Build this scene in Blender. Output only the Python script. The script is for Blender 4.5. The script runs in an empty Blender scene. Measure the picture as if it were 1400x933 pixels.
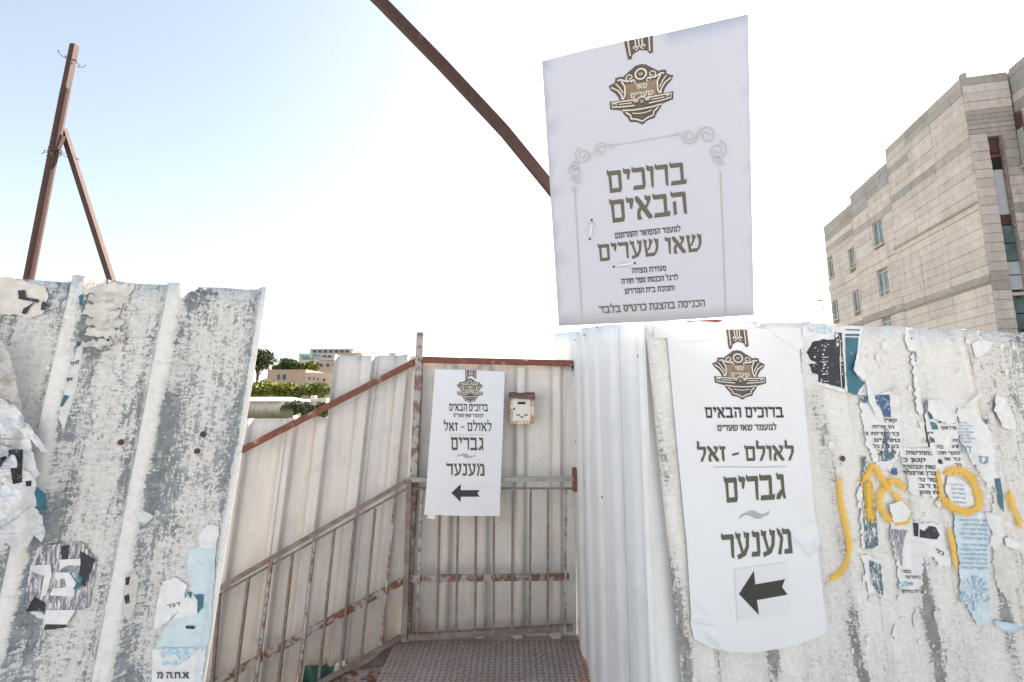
import bpy, bmesh, math, random
from mathutils import Vector, noise
from mathutils.geometry import tessellate_polygon
R = math.radians
random.seed(7)
C = bpy.context.scene.collection
sc = bpy.context.scene

# ------------------------------------------------------------------ camera, sky, sun, exposure
F, PITCH, EYE = 622.0, R(8.05), Vector((0, 0, 1.42))
cam = bpy.data.cameras.new("camera"); cam.sensor_width = 36; cam.lens = F / 1400 * 36
cam.clip_start = .05; cam.clip_end = 3000
co = bpy.data.objects.new("camera", cam); C.objects.link(co); sc.camera = co
co.location = EYE; co.rotation_euler = (R(90) + PITCH, 0, 0)
SUN_EL, SUN_AZ = R(38), R(36)           # azimuth clockwise from +Y
w = bpy.data.worlds.new("World"); sc.world = w; w.use_nodes = True
nt = w.node_tree; nt.nodes.clear()
sky = nt.nodes.new('ShaderNodeTexSky'); sky.sky_type = 'NISHITA'; sky.sun_disc = False
sky.sun_elevation = SUN_EL; sky.sun_rotation = SUN_AZ
sky.air_density = 1.0; sky.dust_density = 2.0; sky.ozone_density = 1.0; sky.altitude = 300
bg = nt.nodes.new('ShaderNodeBackground'); bg.inputs[1].default_value = .083
wo = nt.nodes.new('ShaderNodeOutputWorld')
hs = nt.nodes.new('ShaderNodeHueSaturation'); hs.inputs['Saturation'].default_value = .55; hs.inputs['Hue'].default_value = .485
nt.links.new(sky.outputs[0], hs.inputs['Color']); nt.links.new(hs.outputs[0], bg.inputs[0]); nt.links.new(bg.outputs[0], wo.inputs[0])
sl = bpy.data.lights.new("sun", 'SUN'); sl.energy = 5.0; sl.angle = R(.5); sl.color = (1, .86, .72)
so = bpy.data.objects.new("sun", sl); C.objects.link(so)
so.rotation_euler = (R(90) - SUN_EL, 0, R(180) - SUN_AZ)
sc.view_settings.view_transform = 'Standard'; sc.view_settings.look = 'None'
sc.view_settings.exposure = 1.84; sc.view_settings.gamma = 1
sc.view_settings.use_curve_mapping = False

# ------------------------------------------------------------------ helpers
def ray(px, py):
    a = (px - 700) / F; b = -(py - 466.5) / F
    return Vector((a, math.cos(PITCH) - b * math.sin(PITCH), math.sin(PITCH) + b * math.cos(PITCH)))
def at_y(px, py, Y):
    r = ray(px, py); return EYE + r * (Y / r.y)
def at_z(px, py, z):
    r = ray(px, py); return EYE + r * ((z - EYE.z) / r.z)

class Surf:
    """a plane in the place with a relief; N faces the street"""
    def __init__(s, O, N, disp=None):
        s.O = Vector(O); s.N = Vector(N).normalized()
        s.U = Vector((0, 0, 1)).cross(s.N).normalized(); s.V = s.N.cross(s.U).normalized()
        s.disp = disp or (lambda u, v: 0.0)
    def uv(s, px, py, d=0.0):
        r = ray(px, py); t = ((s.O - EYE).dot(s.N) + d) / r.dot(s.N)
        P = EYE + r * t - s.O
        return P.dot(s.U), P.dot(s.V)
    def uvs(s, px, py, off=0.0):
        d = off
        for _ in range(4):
            u, v = s.uv(px, py, d); d = .5 * d + .5 * (s.disp(u, v) + off)
        return s.uv(px, py, d)
    def pt(s, u, v, off=0.0):
        return s.O + s.U * u + s.V * v + s.N * (s.disp(u, v) + off)
    def at(s, px, py, off=0.0):
        u, v = s.uvs(px, py, off); return s.pt(u, v, off)

def mk(name, verts, faces, mat=None, parent=None, smooth=False, uvs=None, attr=None):
    me = bpy.data.meshes.new(name); me.from_pydata([tuple(v) for v in verts], [], faces)
    if uvs:
        l = me.uv_layers.new(name='UVMap')
        for lp in me.loops: l.data[lp.index].uv = uvs[lp.vertex_index]
    if attr:
        a = me.attributes.new('wear', 'FLOAT', 'POINT')
        for i, x in enumerate(attr): a.data[i].value = x
    if mat: me.materials.append(mat)
    if smooth: me.polygons.foreach_set('use_smooth', [True] * len(me.polygons))
    me.update()
    o = bpy.data.objects.new(name, me); C.objects.link(o)
    if parent: o.parent = parent
    return o
def thing(name, label, cat, group=None):
    o = bpy.data.objects.new(name, None); C.objects.link(o); o.empty_display_size = .1
    return tag(o, label, cat, group)
def tag(o, label, cat, group=None):
    o['label'] = label; o['category'] = cat
    if group: o['group'] = group
    return o
def kind(o, k): o['kind'] = k; return o

class MB:
    def __init__(s): s.v = []; s.f = []
    def add(s, vs, fs):
        n = len(s.v); s.v += [Vector(v) for v in vs]; s.f += [tuple(i + n for i in f) for f in fs]
    def box(s, a, b):
        x0, y0, z0 = a; x1, y1, z1 = b
        s.add([(x0,y0,z0),(x1,y0,z0),(x1,y1,z0),(x0,y1,z0),(x0,y0,z1),(x1,y0,z1),(x1,y1,z1),(x0,y1,z1)],
              [(0,3,2,1),(4,5,6,7),(0,1,5,4),(1,2,6,5),(2,3,7,6),(3,0,4,7)])
    def obox(s, O, A, B, D):
        O, A, B, D = map(Vector, (O, A, B, D))
        s.add([O, O+A, O+A+B, O+B, O+D, O+A+D, O+A+B+D, O+B+D],
              [(0,3,2,1),(4,5,6,7),(0,1,5,4),(1,2,6,5),(2,3,7,6),(3,0,4,7)])
    def bar(s, P, Q, wd, ht, up=(0, 0, 1), n=4):
        """box-section (n=4) or round bar from P to Q"""
        P, Q = Vector(P), Vector(Q); d = (Q - P).normalized(); u = Vector(up)
        if abs(d.dot(u)) > .95: u = Vector((0, 1, 0))
        a = d.cross(u).normalized(); b = a.cross(d).normalized()
        vs = []
        for E_ in (P, Q):
            for k in range(n):
                if n == 4:
                    sx, sy = ((-1, -1), (1, -1), (1, 1), (-1, 1))[k]
                    vs.append(E_ + a * (sx * wd / 2) + b * (sy * ht / 2))
                else:
                    t = 2 * math.pi * k / n
                    vs.append(E_ + a * (math.cos(t) * wd / 2) + b * (math.sin(t) * ht / 2))
        fs = [(k, (k + 1) % n, n + (k + 1) % n, n + k) for k in range(n)]
        fs += [tuple(range(n))[::-1], tuple(range(n, 2 * n))]
        s.add(vs, fs)
    def path(s, pts, r, n=6):
        pts = [Vector(p) for p in pts]; vs = []; fs = []
        for i, p in enumerate(pts):
            d = (pts[min(i + 1, len(pts) - 1)] - pts[max(i - 1, 0)]).normalized()
            u = Vector((0, 0, 1)) if abs(d.z) < .9 else Vector((0, 1, 0))
            a = d.cross(u).normalized(); b = a.cross(d)
            for k in range(n):
                t = 2 * math.pi * k / n; vs.append(p + a * (math.cos(t) * r) + b * (math.sin(t) * r))
        for i in range(len(pts) - 1):
            for k in range(n):
                fs.append((i*n + k, i*n + (k+1) % n, (i+1)*n + (k+1) % n, (i+1)*n + k))
        fs += [tuple(range(n))[::-1], tuple(range((len(pts)-1)*n, len(pts)*n))]
        s.add(vs, fs)
    def dome(s, P, N, r, h, n=8):
        P, N = Vector(P), Vector(N).normalized()
        a = N.cross(Vector((.3, .2, 1))).normalized(); b = N.cross(a)
        vs = []
        for rr, hh in ((r, 0), (r, h * .5), (r * .6, h)):
            for k in range(n):
                t = 2 * math.pi * k / n; vs.append(P + a * (math.cos(t) * rr) + b * (math.sin(t) * rr) + N * hh)
        fs = []
        for i in range(2):
            for k in range(n): fs.append((i*n + k, i*n + (k+1) % n, (i+1)*n + (k+1) % n, (i+1)*n + k))
        fs.append(tuple(range(2*n, 3*n)))
        s.add(vs, fs)
    def build(s, name, mat, parent=None, smooth=False, bevel=0):
        o = mk(name, s.v, s.f, mat, parent, smooth)
        if bevel:
            m = o.modifiers.new('b', 'BEVEL'); m.width = bevel; m.segments = 2
        return o

# ---- 2-D polygons to draped triangles
def refine(pts, tris, L):
    pts = list(pts)
    for _ in range(9):
        mid = {}; out = []; done = True
        def split(a, b):
            (x0, y0), (x1, y1) = pts[a], pts[b]
            if (x0 - x1) ** 2 + (y0 - y1) ** 2 <= L * L: return None
            k = (min(a, b), max(a, b))
            if k not in mid:
                mid[k] = len(pts); pts.append(((x0 + x1) / 2, (y0 + y1) / 2))
            return mid[k]
        for a, b, c in tris:
            ab, bc, ca = split(a, b), split(b, c), split(c, a)
            s_ = [x is not None for x in (ab, bc, ca)]
            if not any(s_): out.append((a, b, c)); continue
            done = False
            if all(s_): out += [(a, ab, ca), (ab, b, bc), (ca, bc, c), (ab, bc, ca)]
            elif sum(s_) == 2:
                if not s_[0]: out += [(c, ca, bc), (a, b, bc), (a, bc, ca)]
                elif not s_[1]: out += [(a, ab, ca), (b, c, ca), (b, ca, ab)]
                else: out += [(b, bc, ab), (c, a, ab), (c, ab, bc)]
            else:
                if s_[0]: out += [(a, ab, c), (ab, b, c)]
                elif s_[1]: out += [(b, bc, a), (bc, c, a)]
                else: out += [(c, ca, b), (ca, a, b)]
        tris = out
        if done: break
    return pts, tris
def polytris(poly):
    t = tessellate_polygon([[Vector((x, y, 0)) for x, y in poly]])
    out = []
    for a, b, c in t:
        (x0, y0), (x1, y1), (x2, y2) = poly[a], poly[b], poly[c]
        cr = (x1 - x0) * (y2 - y0) - (x2 - x0) * (y1 - y0)
        if abs(cr) < 1e-9: continue
        out.append((a, c, b) if cr > 0 else (a, b, c))        # picture y runs down
    return out
def drape(S, polys, mat, name, parent=None, off=.001, L=12, lift=None, smooth=False):
    V, Fc, UV = [], [], []
    for i, poly in enumerate(polys):
        pts, tr = refine(poly, polytris(poly), L)
        n = len(V)
        for p in pts:
            o = off + i * .00002 + (lift(p) if lift else 0)
            u, v = S.uvs(p[0], p[1], o); V.append(S.pt(u, v, o)); UV.append((u, v))
        Fc += [tuple(k + n for k in t) for t in tr]
    return mk(name, V, Fc, mat, parent, smooth, UV)
def jag(poly, amp, step=5, seed=0):
    rnd = random.Random(seed); out = []
    n = len(poly)
    for i in range(n):
        (x0, y0), (x1, y1) = poly[i], poly[(i + 1) % n]
        d = math.hypot(x1 - x0, y1 - y0); k = max(1, int(d / step))
        nx, ny = -(y1 - y0) / (d + 1e-6), (x1 - x0) / (d + 1e-6)
        out.append((x0, y0))
        for j in range(1, k):
            t = (j + rnd.uniform(-.3, .3)) / k; a = rnd.uniform(-amp, amp)
            out.append((x0 + (x1 - x0) * t + nx * a, y0 + (y1 - y0) * t + ny * a))
    return out
def ribbon(pts, wd, closed=False):
    out = []; n = len(pts)
    if closed: pts = pts + [pts[0]]; n += 1
    L_, R_ = [], []
    for i in range(n):
        a = pts[max(i - 1, 0)]; b = pts[min(i + 1, n - 1)]
        if closed and i in (0, n - 1): a, b = pts[n - 2], pts[1]
        d = math.hypot(b[0] - a[0], b[1] - a[1]) + 1e-9
        nx, ny = -(b[1] - a[1]) / d, (b[0] - a[0]) / d
        ww = wd if not callable(wd) else wd(i / (n - 1))
        L_.append((pts[i][0] + nx * ww / 2, pts[i][1] + ny * ww / 2)); R_.append((pts[i][0] - nx * ww / 2, pts[i][1] - ny * ww / 2))
    for i in range(n - 1): out.append([L_[i], L_[i + 1], R_[i + 1], R_[i]])
    return out
def circ(cx, cy, rx, ry=None, a0=0, a1=360, n=18):
    ry = rx if ry is None else ry
    return [(cx + rx * math.cos(R(a0 + (a1 - a0) * k / n)), cy + ry * math.sin(R(a0 + (a1 - a0) * k / n))) for k in range(n + 1)]
def spiral(cx, cy, r0, r1, a0, a1, n=26):
    return [(cx + (r0 + (r1 - r0) * k / n) * math.cos(R(a0 + (a1 - a0) * k / n)),
             cy + (r0 + (r1 - r0) * k / n) * math.sin(R(a0 + (a1 - a0) * k / n))) for k in range(n + 1)]

# ------------------------------------------------------------------ materials
def nmat(name):
    m = bpy.data.materials.new(name); m.use_nodes = True
    n = m.node_tree; b = n.nodes['Principled BSDF']; return m, n, b
def coord(n, which='Object', scale=(1, 1, 1)):
    tc = n.nodes.new('ShaderNodeTexCoord'); mp = n.nodes.new('ShaderNodeMapping')
    mp.inputs['Scale'].default_value = scale; n.links.new(tc.outputs[which], mp.inputs[0]); return mp.outputs[0]
def nz(n, vec, scale, detail=5, rough=.6, dist=0):
    t = n.nodes.new('ShaderNodeTexNoise'); t.inputs['Scale'].default_value = scale
    t.inputs['Detail'].default_value = detail; t.inputs['Roughness'].default_value = rough
    t.inputs['Distortion'].default_value = dist; n.links.new(vec, t.inputs['Vector']); return t.outputs['Fac']
def ramp(n, fac, stops, interp='LINEAR'):
    r = n.nodes.new('ShaderNodeValToRGB'); r.color_ramp.interpolation = interp
    el = r.color_ramp.elements
    while len(el) < len(stops): el.new(.5)
    for e, (p, c) in zip(el, stops):
        e.position = p; e.color = (c, c, c, 1) if isinstance(c, (int, float)) else (*c, 1)
    n.links.new(fac, r.inputs[0]); return r.outputs[0]
def mix(n, fac, a, b, mode='MIX'):
    m = n.nodes.new('ShaderNodeMix'); m.data_type = 'RGBA'; m.blend_type = mode
    for k, x in ((0, fac), (6, a), (7, b)):
        if isinstance(x, (int, float)): m.inputs[k].default_value = x
        elif isinstance(x, tuple): m.inputs[k].default_value = (*x, 1)
        else: n.links.new(x, m.inputs[k])
    return m.outputs[2]
def mth(n, op, a, b=0.0, clamp=False):
    m = n.nodes.new('ShaderNodeMath'); m.operation = op; m.use_clamp = clamp
    for k, x in ((0, a), (1, b)):
        if isinstance(x, (int, float)): m.inputs[k].default_value = x
        else: n.links.new(x, m.inputs[k])
    return m.outputs[0]
def bump(n, b, h, strength=.3, dist=.01):
    k = n.nodes.new('ShaderNodeBump'); k.inputs['Strength'].default_value = strength; k.inputs['Distance'].default_value = dist
    n.links.new(h, k.inputs['Height']); n.links.new(k.outputs[0], b.inputs['Normal'])

def plain(name, c, rough=.6, var=.12, scale=30, metal=0, bmp=.1, which='Object'):
    m, n, b = nmat(name); v = coord(n, which)
    f = nz(n, v, scale)
    lo = tuple(x * (1 - var) for x in c); hi = tuple(min(1, x * (1 + var)) for x in c)
    n.links.new(ramp(n, f, [(.3, lo), (.7, hi)]), b.inputs['Base Color'])
    b.inputs['Roughness'].default_value = rough; b.inputs['Metallic'].default_value = metal
    if bmp: bump(n, b, f, bmp, .002)
    return m

def hoarding(name, metal_lo, metal_hi, res_lo, res_hi, amount, wear_k, grime=.3, lay=1.0):
    """galvanised sheet under weathered paper and glue residue"""
    m, n, b = nmat(name)
    v = coord(n, 'UV')
    at = n.nodes.new('ShaderNodeAttribute'); at.attribute_name = 'wear'
    big = nz(n, coord(n, 'UV', (1, .45, 1)), 6, 4, .6, .4)
    mid = nz(n, coord(n, 'UV', (1.4, .8, 1)), 30, 8, .78, .6)
    fib = nz(n, coord(n, 'UV', (.75, 1.5, 1)), 75, 7, .8, .7)       # torn fibre lies across the sheet
    ver = nz(n, coord(n, 'UV', (3.2, .3, 1)), 26, 7, .75)
    fine = nz(n, coord(n, 'UV', (1, .8, 1)), 150, 6, .85)
    s = mth(n, 'ADD', mth(n, 'MULTIPLY', big, .7), mth(n, 'MULTIPLY', mid, .85))
    s = mth(n, 'ADD', s, mth(n, 'MULTIPLY', fib, .95)); s = mth(n, 'ADD', s, mth(n, 'MULTIPLY', ver, .95))
    s = mth(n, 'ADD', s, mth(n, 'MULTIPLY', fine, .95))
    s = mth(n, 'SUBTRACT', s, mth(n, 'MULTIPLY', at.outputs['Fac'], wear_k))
    s = mth(n, 'ADD', s, amount - 2.20)
    mask = ramp(n, mth(n, 'ADD', s, .5), [(.46, 0.), (.50, 1.)])
    thick = ramp(n, mth(n, 'ADD', s, .5), [(.62, 0.), (.66, 1.)])
    soft = ramp(n, mth(n, 'ADD', s, .5), [(.2, 0.), (.8, 1.)])
    met = mix(n, ramp(n, nz(n, coord(n, 'UV', (1, .6, 1)), 40, 8, .8, .8), [(.36, 0.), (.62, 1.)]), metal_lo, metal_hi)
    met = mix(n, ramp(n, nz(n, coord(n, 'UV', (1, .22, 1)), 13, 5, .7), [(.48, 0.), (.66, .55)]), met, (.20, .195, .18))
    rst = ramp(n, nz(n, coord(n, 'UV', (1, .3, 1)), 9, 6, .7), [(.66, 0.), (.75, .35)])
    met = mix(n, rst, met, (.22, .13, .08))
    res = mix(n, ramp(n, fib, [(.36, 0.), (.62, 1.)]), res_lo, res_hi)
    crack = ramp(n, nz(n, coord(n, 'UV', (.45, 2.4, 1)), 75, 5, .8, 1.2), [(.36, 0.), (.42, 1.)])
    spk = ramp(n, nz(n, coord(n, 'UV', (1.3, .5, 1)), 120, 6, .8, .5), [(.60, 0.), (.66, 1.)])
    drt = ramp(n, nz(n, coord(n, 'UV', (2, .35, 1)), 8, 6, .75), [(.45, 0.), (.7, 1.)])
    dark = tuple(x * .42 for x in res_lo)
    res = mix(n, mth(n, 'MULTIPLY', mth(n, 'SUBTRACT', 1.0, crack), .7), res, tuple(x * .62 for x in res_lo))
    res = mix(n, mth(n, 'MULTIPLY', mth(n, 'MULTIPLY', spk, drt), .95), res, dark)
    res = mix(n, mth(n, 'MULTIPLY', drt, grime), res, (.46, .43, .38))
    yel = ramp(n, nz(n, v, 5, 3), [(.50, 0.), (.72, 1.)])
    res = mix(n, mth(n, 'MULTIPLY', yel, .25), res, (.72, .67, .57))
    res = mix(n, mth(n, 'MULTIPLY', thick, .5 * lay), res, (.80, .80, .79))
    col = mix(n, mask, met, res)
    n.links.new(col, b.inputs['Base Color'])
    n.links.new(ramp(n, mask, [(0, .5), (1, .85)]), b.inputs['Roughness'])
    n.links.new(mth(n, 'MULTIPLY', mth(n, 'SUBTRACT', 1.0, mask), .3), b.inputs['Metallic'])
    h = mth(n, 'ADD', soft, mth(n, 'MULTIPLY', crack, .3)); h = mth(n, 'ADD', h, mth(n, 'MULTIPLY', thick, .5))
    bump(n, b, h, .45, .003)
    return m

M = {}
M['left'] = hoarding('weathered_galvanised_sheet', (.15, .175, .20), (.36, .40, .43), (.60, .59, .57), (.80, .79, .77), .13, .5, .14, 1.0)
M['right'] = hoarding('papered_white_sheet', (.20, .20, .195), (.44, .44, .43), (.69, .67, .635), (.85, .83, .80), .335, .66, .34, .7)
def painted(name, lo, hi, dirt, amt, rust=0):
    m, n, b = nmat(name)
    ver = nz(n, coord(n, 'UV', (4, .3, 1)), 9, 5, .6); sp = nz(n, coord(n, 'UV'), 45, 7, .75)
    bl = nz(n, coord(n, 'UV', (1, .8, 1)), 5, 6, .7, .6)
    c = mix(n, ramp(n, ver, [(.3, 0.), (.7, 1.)]), lo, hi)
    c = mix(n, mth(n, 'MULTIPLY', ramp(n, bl, [(.5, 0.), (.72, 1.)]), amt), c, dirt)
    c = mix(n, mth(n, 'MULTIPLY', ramp(n, sp, [(.64, 0.), (.70, 1.)]), .55 * amt + .1), c, tuple(x * .5 for x in dirt))
    if rust:
        fa = n.nodes.new('ShaderNodeAttribute'); fa.attribute_name = 'wear'
        c = mix(n, mth(n, 'MULTIPLY', ramp(n, fa.outputs['Fac'], [(.12, 0.), (.34, 1.)]), .30), c, (.42, .41, .36))  # shade of the rib flanks painted in as grey-green
        st_ = ramp(n, nz(n, coord(n, 'UV', (1, 1.6, 1)), 7, 4, .6, .8), [(.66, 0.), (.70, 1.)]); sx_ = ramp(n, nz(n, coord(n, 'UV', (1, .5, 1)), 60, 6, .8), [(.42, 0.), (.6, 1.)])
        c = mix(n, mth(n, 'MULTIPLY', mth(n, 'MULTIPLY', st_, sx_), .75), c, (.36, .43, .52))
        at = n.nodes.new('ShaderNodeAttribute'); at.attribute_name = 'wear'
        f = mth(n, 'MULTIPLY', at.outputs['Fac'], ramp(n, nz(n, coord(n, 'UV', (2, .6, 1)), 14, 6, .7), [(.35, .2), (.7, 1.)]))
        c = mix(n, mth(n, 'MULTIPLY', f, rust), c, (.42, .22, .13))  # warm glow at the foot painted in as orange rust, flanks tinted too
    n.links.new(c, b.inputs['Base Color']); b.inputs['Roughness'].default_value = .45
    bump(n, b, sp, .12, .002); return m
M['gate'] = painted('cream_painted_sheet', (.68, .655, .61), (.80, .78, .74), (.46, .43, .37), .5, .45)
M['stair'] = painted('grey_cream_painted_sheet', (.60, .585, .565), (.72, .705, .69), (.46, .43, .41), .45, .5)
M['white'] = painted('white_enamelled_sheet', (.80, .81, .82), (.86, .87, .88), (.58, .58, .57), .42)
def rusty(name, paint, amt, r1=(.20, .075, .04), r2=(.34, .14, .075)):
    m, n, b = nmat(name); v = coord(n, 'Object')
    r = mix(n, ramp(n, nz(n, v, 60, 6, .7), [(.3, 0.), (.7, 1.)]), r1, r2)
    f = ramp(n, nz(n, coord(n, 'Object', (1, 1, 1)), 16, 8, .75, .6), [(amt - .03, 0.), (amt + .03, 1.)])
    n.links.new(mix(n, f, r, paint), b.inputs['Base Color']); b.inputs['Roughness'].default_value = .75
    bump(n, b, nz(n, v, 120, 5, .7), .3, .002); return m
M['rust'] = rusty('rusty_red_steel', (.45, .36, .31), .60, (.14, .048, .032), (.25, .088, .055))
M['rustpole'] = rusty('red_oxide_steel_tube', (.13, .06, .05), .66, (.038, .018, .015), (.075, .030, .025))
M['rustgrey'] = rusty('grey_paint_flaking_off_rust', (.42, .40, .39), .50, (.17, .10, .075), (.27, .17, .13))
M['greyrail'] = rusty('dull_grey_painted_tube', (.36, .36, .36), .44, (.26, .21, .19), (.34, .31, .29))
M['brownrail'] = rusty('brownish_grey_tube', (.25, .225, .215), .52, (.17, .12, .10), (.23, .18, .16))
M['rustplate'] = rusty('rust_stained_flat_bar', (.38, .36, .355), .50, (.13, .06, .038), (.23, .105, .06))
M['paper'] = plain('white_poster_paper', (.745, .765, .795), .55, .015, 9, 0, .03, 'UV')
M['sign'] = plain('matt_white_sign_board', (.56, .585, .68), .5, .015, 5, 0, .02)
M['scrap'] = plain('torn_white_paper', (.76, .76, .77), .8, .10, 45, 0, .3, 'UV')
M['scrapold'] = plain('yellowed_torn_paper', (.68, .655, .61), .85, .14, 45, 0, .35, 'UV')
M['scrapgrey'] = plain('greyish_peeled_paper', (.58, .56, .54), .85, .22, 60, 0, .5, 'UV')
M['bluepaper'] = plain('pale_blue_paper', (.60, .70, .75), .8, .12, 30, 0, .3, 'UV')
M['tape'] = plain('clear_tape_film', (.74, .76, .79), .25, .03, 9, 0, .02)
M['ink'] = plain('black_ink', (.03, .032, .03), .6, .1, 20, 0, 0)
M['olive'] = plain('olive_brown_ink', (.125, .112, .085), .6, .05, 20, 0, 0)
M['green'] = plain('dark_olive_green_ink', (.085, .095, .06), .6, .08, 20, 0, 0)
M['wave'] = plain('grey_green_ink', (.36, .40, .38), .6, .05, 20, 0, 0)
M['line'] = plain('beige_grey_ink', (.47, .455, .45), .6, .03, 20, 0, 0)
M['cream'] = plain('cream_ink', (.70, .66, .60), .6, .05, 20, 0, 0)
M['bronze'] = plain('bronze_ink', (.25, .185, .13), .6, .25, 60, 0, 0)
M['dkbronze'] = plain('dark_grey_brown_ink', (.10, .085, .07), .6, .2, 60, 0, 0)
M['square'] = plain('pale_grey_pasted_square', (.70, .72, .745), .6, .02, 9, 0, 0)
def worn(name, c, amt=.55, under=(.72, .73, .74), scl=(1, 1, 1)):
    m, n, b = nmat(name)
    f = ramp(n, nz(n, coord(n, 'UV', scl), 70, 7, .8, .8), [(amt - .02, 0.), (amt + .03, 1.)])
    v = mix(n, nz(n, coord(n, 'UV'), 25), tuple(x * .7 for x in c), tuple(x * 1.35 for x in c))
    n.links.new(mix(n, f, v, under), b.inputs['Base Color']); b.inputs['Roughness'].default_value = .7
    bump(n, b, nz(n, coord(n, 'UV', scl), 90, 5, .7), .4, .003); return m
M['wblack'] = worn('scuffed_black_print', (.035, .038, .05), .63)
M['wteal'] = worn('scuffed_teal_print', (.045, .16, .22), .64)
M['wdark'] = worn('scratched_blue_grey_print', (.09, .14, .17), .53, (.70, .72, .73), (1, .5, 1))
M['wgrey'] = worn('scratched_grey_print', (.20, .21, .25), .52, (.74, .74, .74), (3, .4, 1))
M['wblue'] = worn('scuffed_blue_print', (.05, .12, .24), .58)
M['wpale'] = worn('washed_out_blue_print', (.30, .52, .66), .5)
M['sky_ink'] = plain('light_blue_ink', (.22, .38, .52), .6, .1, 20, 0, 0)
M['wtext'] = worn('worn_black_lettering', (.03, .03, .035), .66)
# spray paint: soft edge from the width of the stroke
def spray():
    m, n, b = nmat('yellow_spray_paint')
    b.inputs['Base Color'].default_value = (.84, .50, .03, 1); b.inputs['Roughness'].default_value = .5
    tc = n.nodes.new('ShaderNodeTexCoord'); sp = n.nodes.new('ShaderNodeSeparateXYZ'); n.links.new(tc.outputs['UV'], sp.inputs[0])
    e = mth(n, 'ABSOLUTE', mth(n, 'SUBTRACT', sp.outputs['X'], .5)); e = mth(n, 'MULTIPLY', e, 2.0)
    f = nz(n, coord(n, 'Object'), 70, 7, .8)
    a = mth(n, 'SUBTRACT', 1.15, e); a = mth(n, 'ADD', a, mth(n, 'MULTIPLY', mth(n, 'SUBTRACT', f, .5), 2.2))
    al = ramp(n, a, [(.18, 0.), (1.0, .9)])
    n.links.new(al, b.inputs['Alpha']); return m
M['spray'] = spray()
M['screw'] = plain('rusty_brown_screw', (.10, .06, .05), .7, .3, 200)
M['tie'] = plain('white_nylon_tie', (.82, .82, .86), .35, .02, 20)
M['dark'] = plain('dark_hole_paint', (.02, .018, .018), .8, .1)
M['wire'] = plain('dark_binding_wire', (.05, .035, .03), .6, .2)

def block_mat(name, c, dark, var=.22):
    m, n, b = nmat(name)
    oi = n.nodes.new('ShaderNodeObjectInfo')
    tc = n.nodes.new('ShaderNodeTexCoord')
    g = n.nodes.new('ShaderNodeNewGeometry')
    mp = n.nodes.new('ShaderNodeMapping'); mp.inputs['Scale'].default_value = (1, 1, .45)
    n.links.new(g.outputs['Position'], mp.inputs[0]); v = mp.outputs[0]
    f = nz(n, v, 1.3, 8, .7, .3)
    st = n.nodes.new('ShaderNodeMapping'); st.inputs['Scale'].default_value = (2.2, 2.2, .18); n.links.new(g.outputs['Position'], st.inputs[0])
    s = nz(n, st.outputs[0], 1.6, 6, .7)
    c1 = mix(n, ramp(n, f, [(.35, 0.), (.65, 1.)]), tuple(x * .8 for x in c), c)
    c1 = mix(n, mth(n, 'MULTIPLY', ramp(n, s, [(.5, 0.), (.7, 1.)]), .5), c1, dark)
    s3 = nz(n, v, 4.5, 8, .8, .6)
    c1 = mix(n, mth(n, 'MULTIPLY', ramp(n, s3, [(.52, 0.), (.62, 1.)]), .45), c1, tuple(x * .75 for x in dark))
    k = mth(n, 'ADD', mth(n, 'MULTIPLY', oi.outputs['Random'], var), 1 - var * .6)
    cc = n.nodes.new('ShaderNodeCombineXYZ')
    for i in range(3): n.links.new(k, cc.inputs[i])
    n.links.new(mix(n, 1.0, c1, cc.outputs[0], 'MULTIPLY'), b.inputs['Base Color']); b.inputs['Roughness'].default_value = .9
    bump(n, b, nz(n, v, 7, 8, .7), .4, .03); return m
M['block'] = block_mat('raw_concrete_course', (.74, .665, .63), (.49, .44, .415), .17)
M['blockd'] = block_mat('dark_stained_concrete_course', (.50, .455, .425), (.36, .33, .31))
M['blockg'] = block_mat('grey_cement_course', (.47, .46, .45), (.36, .35, .34), .1)

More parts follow.
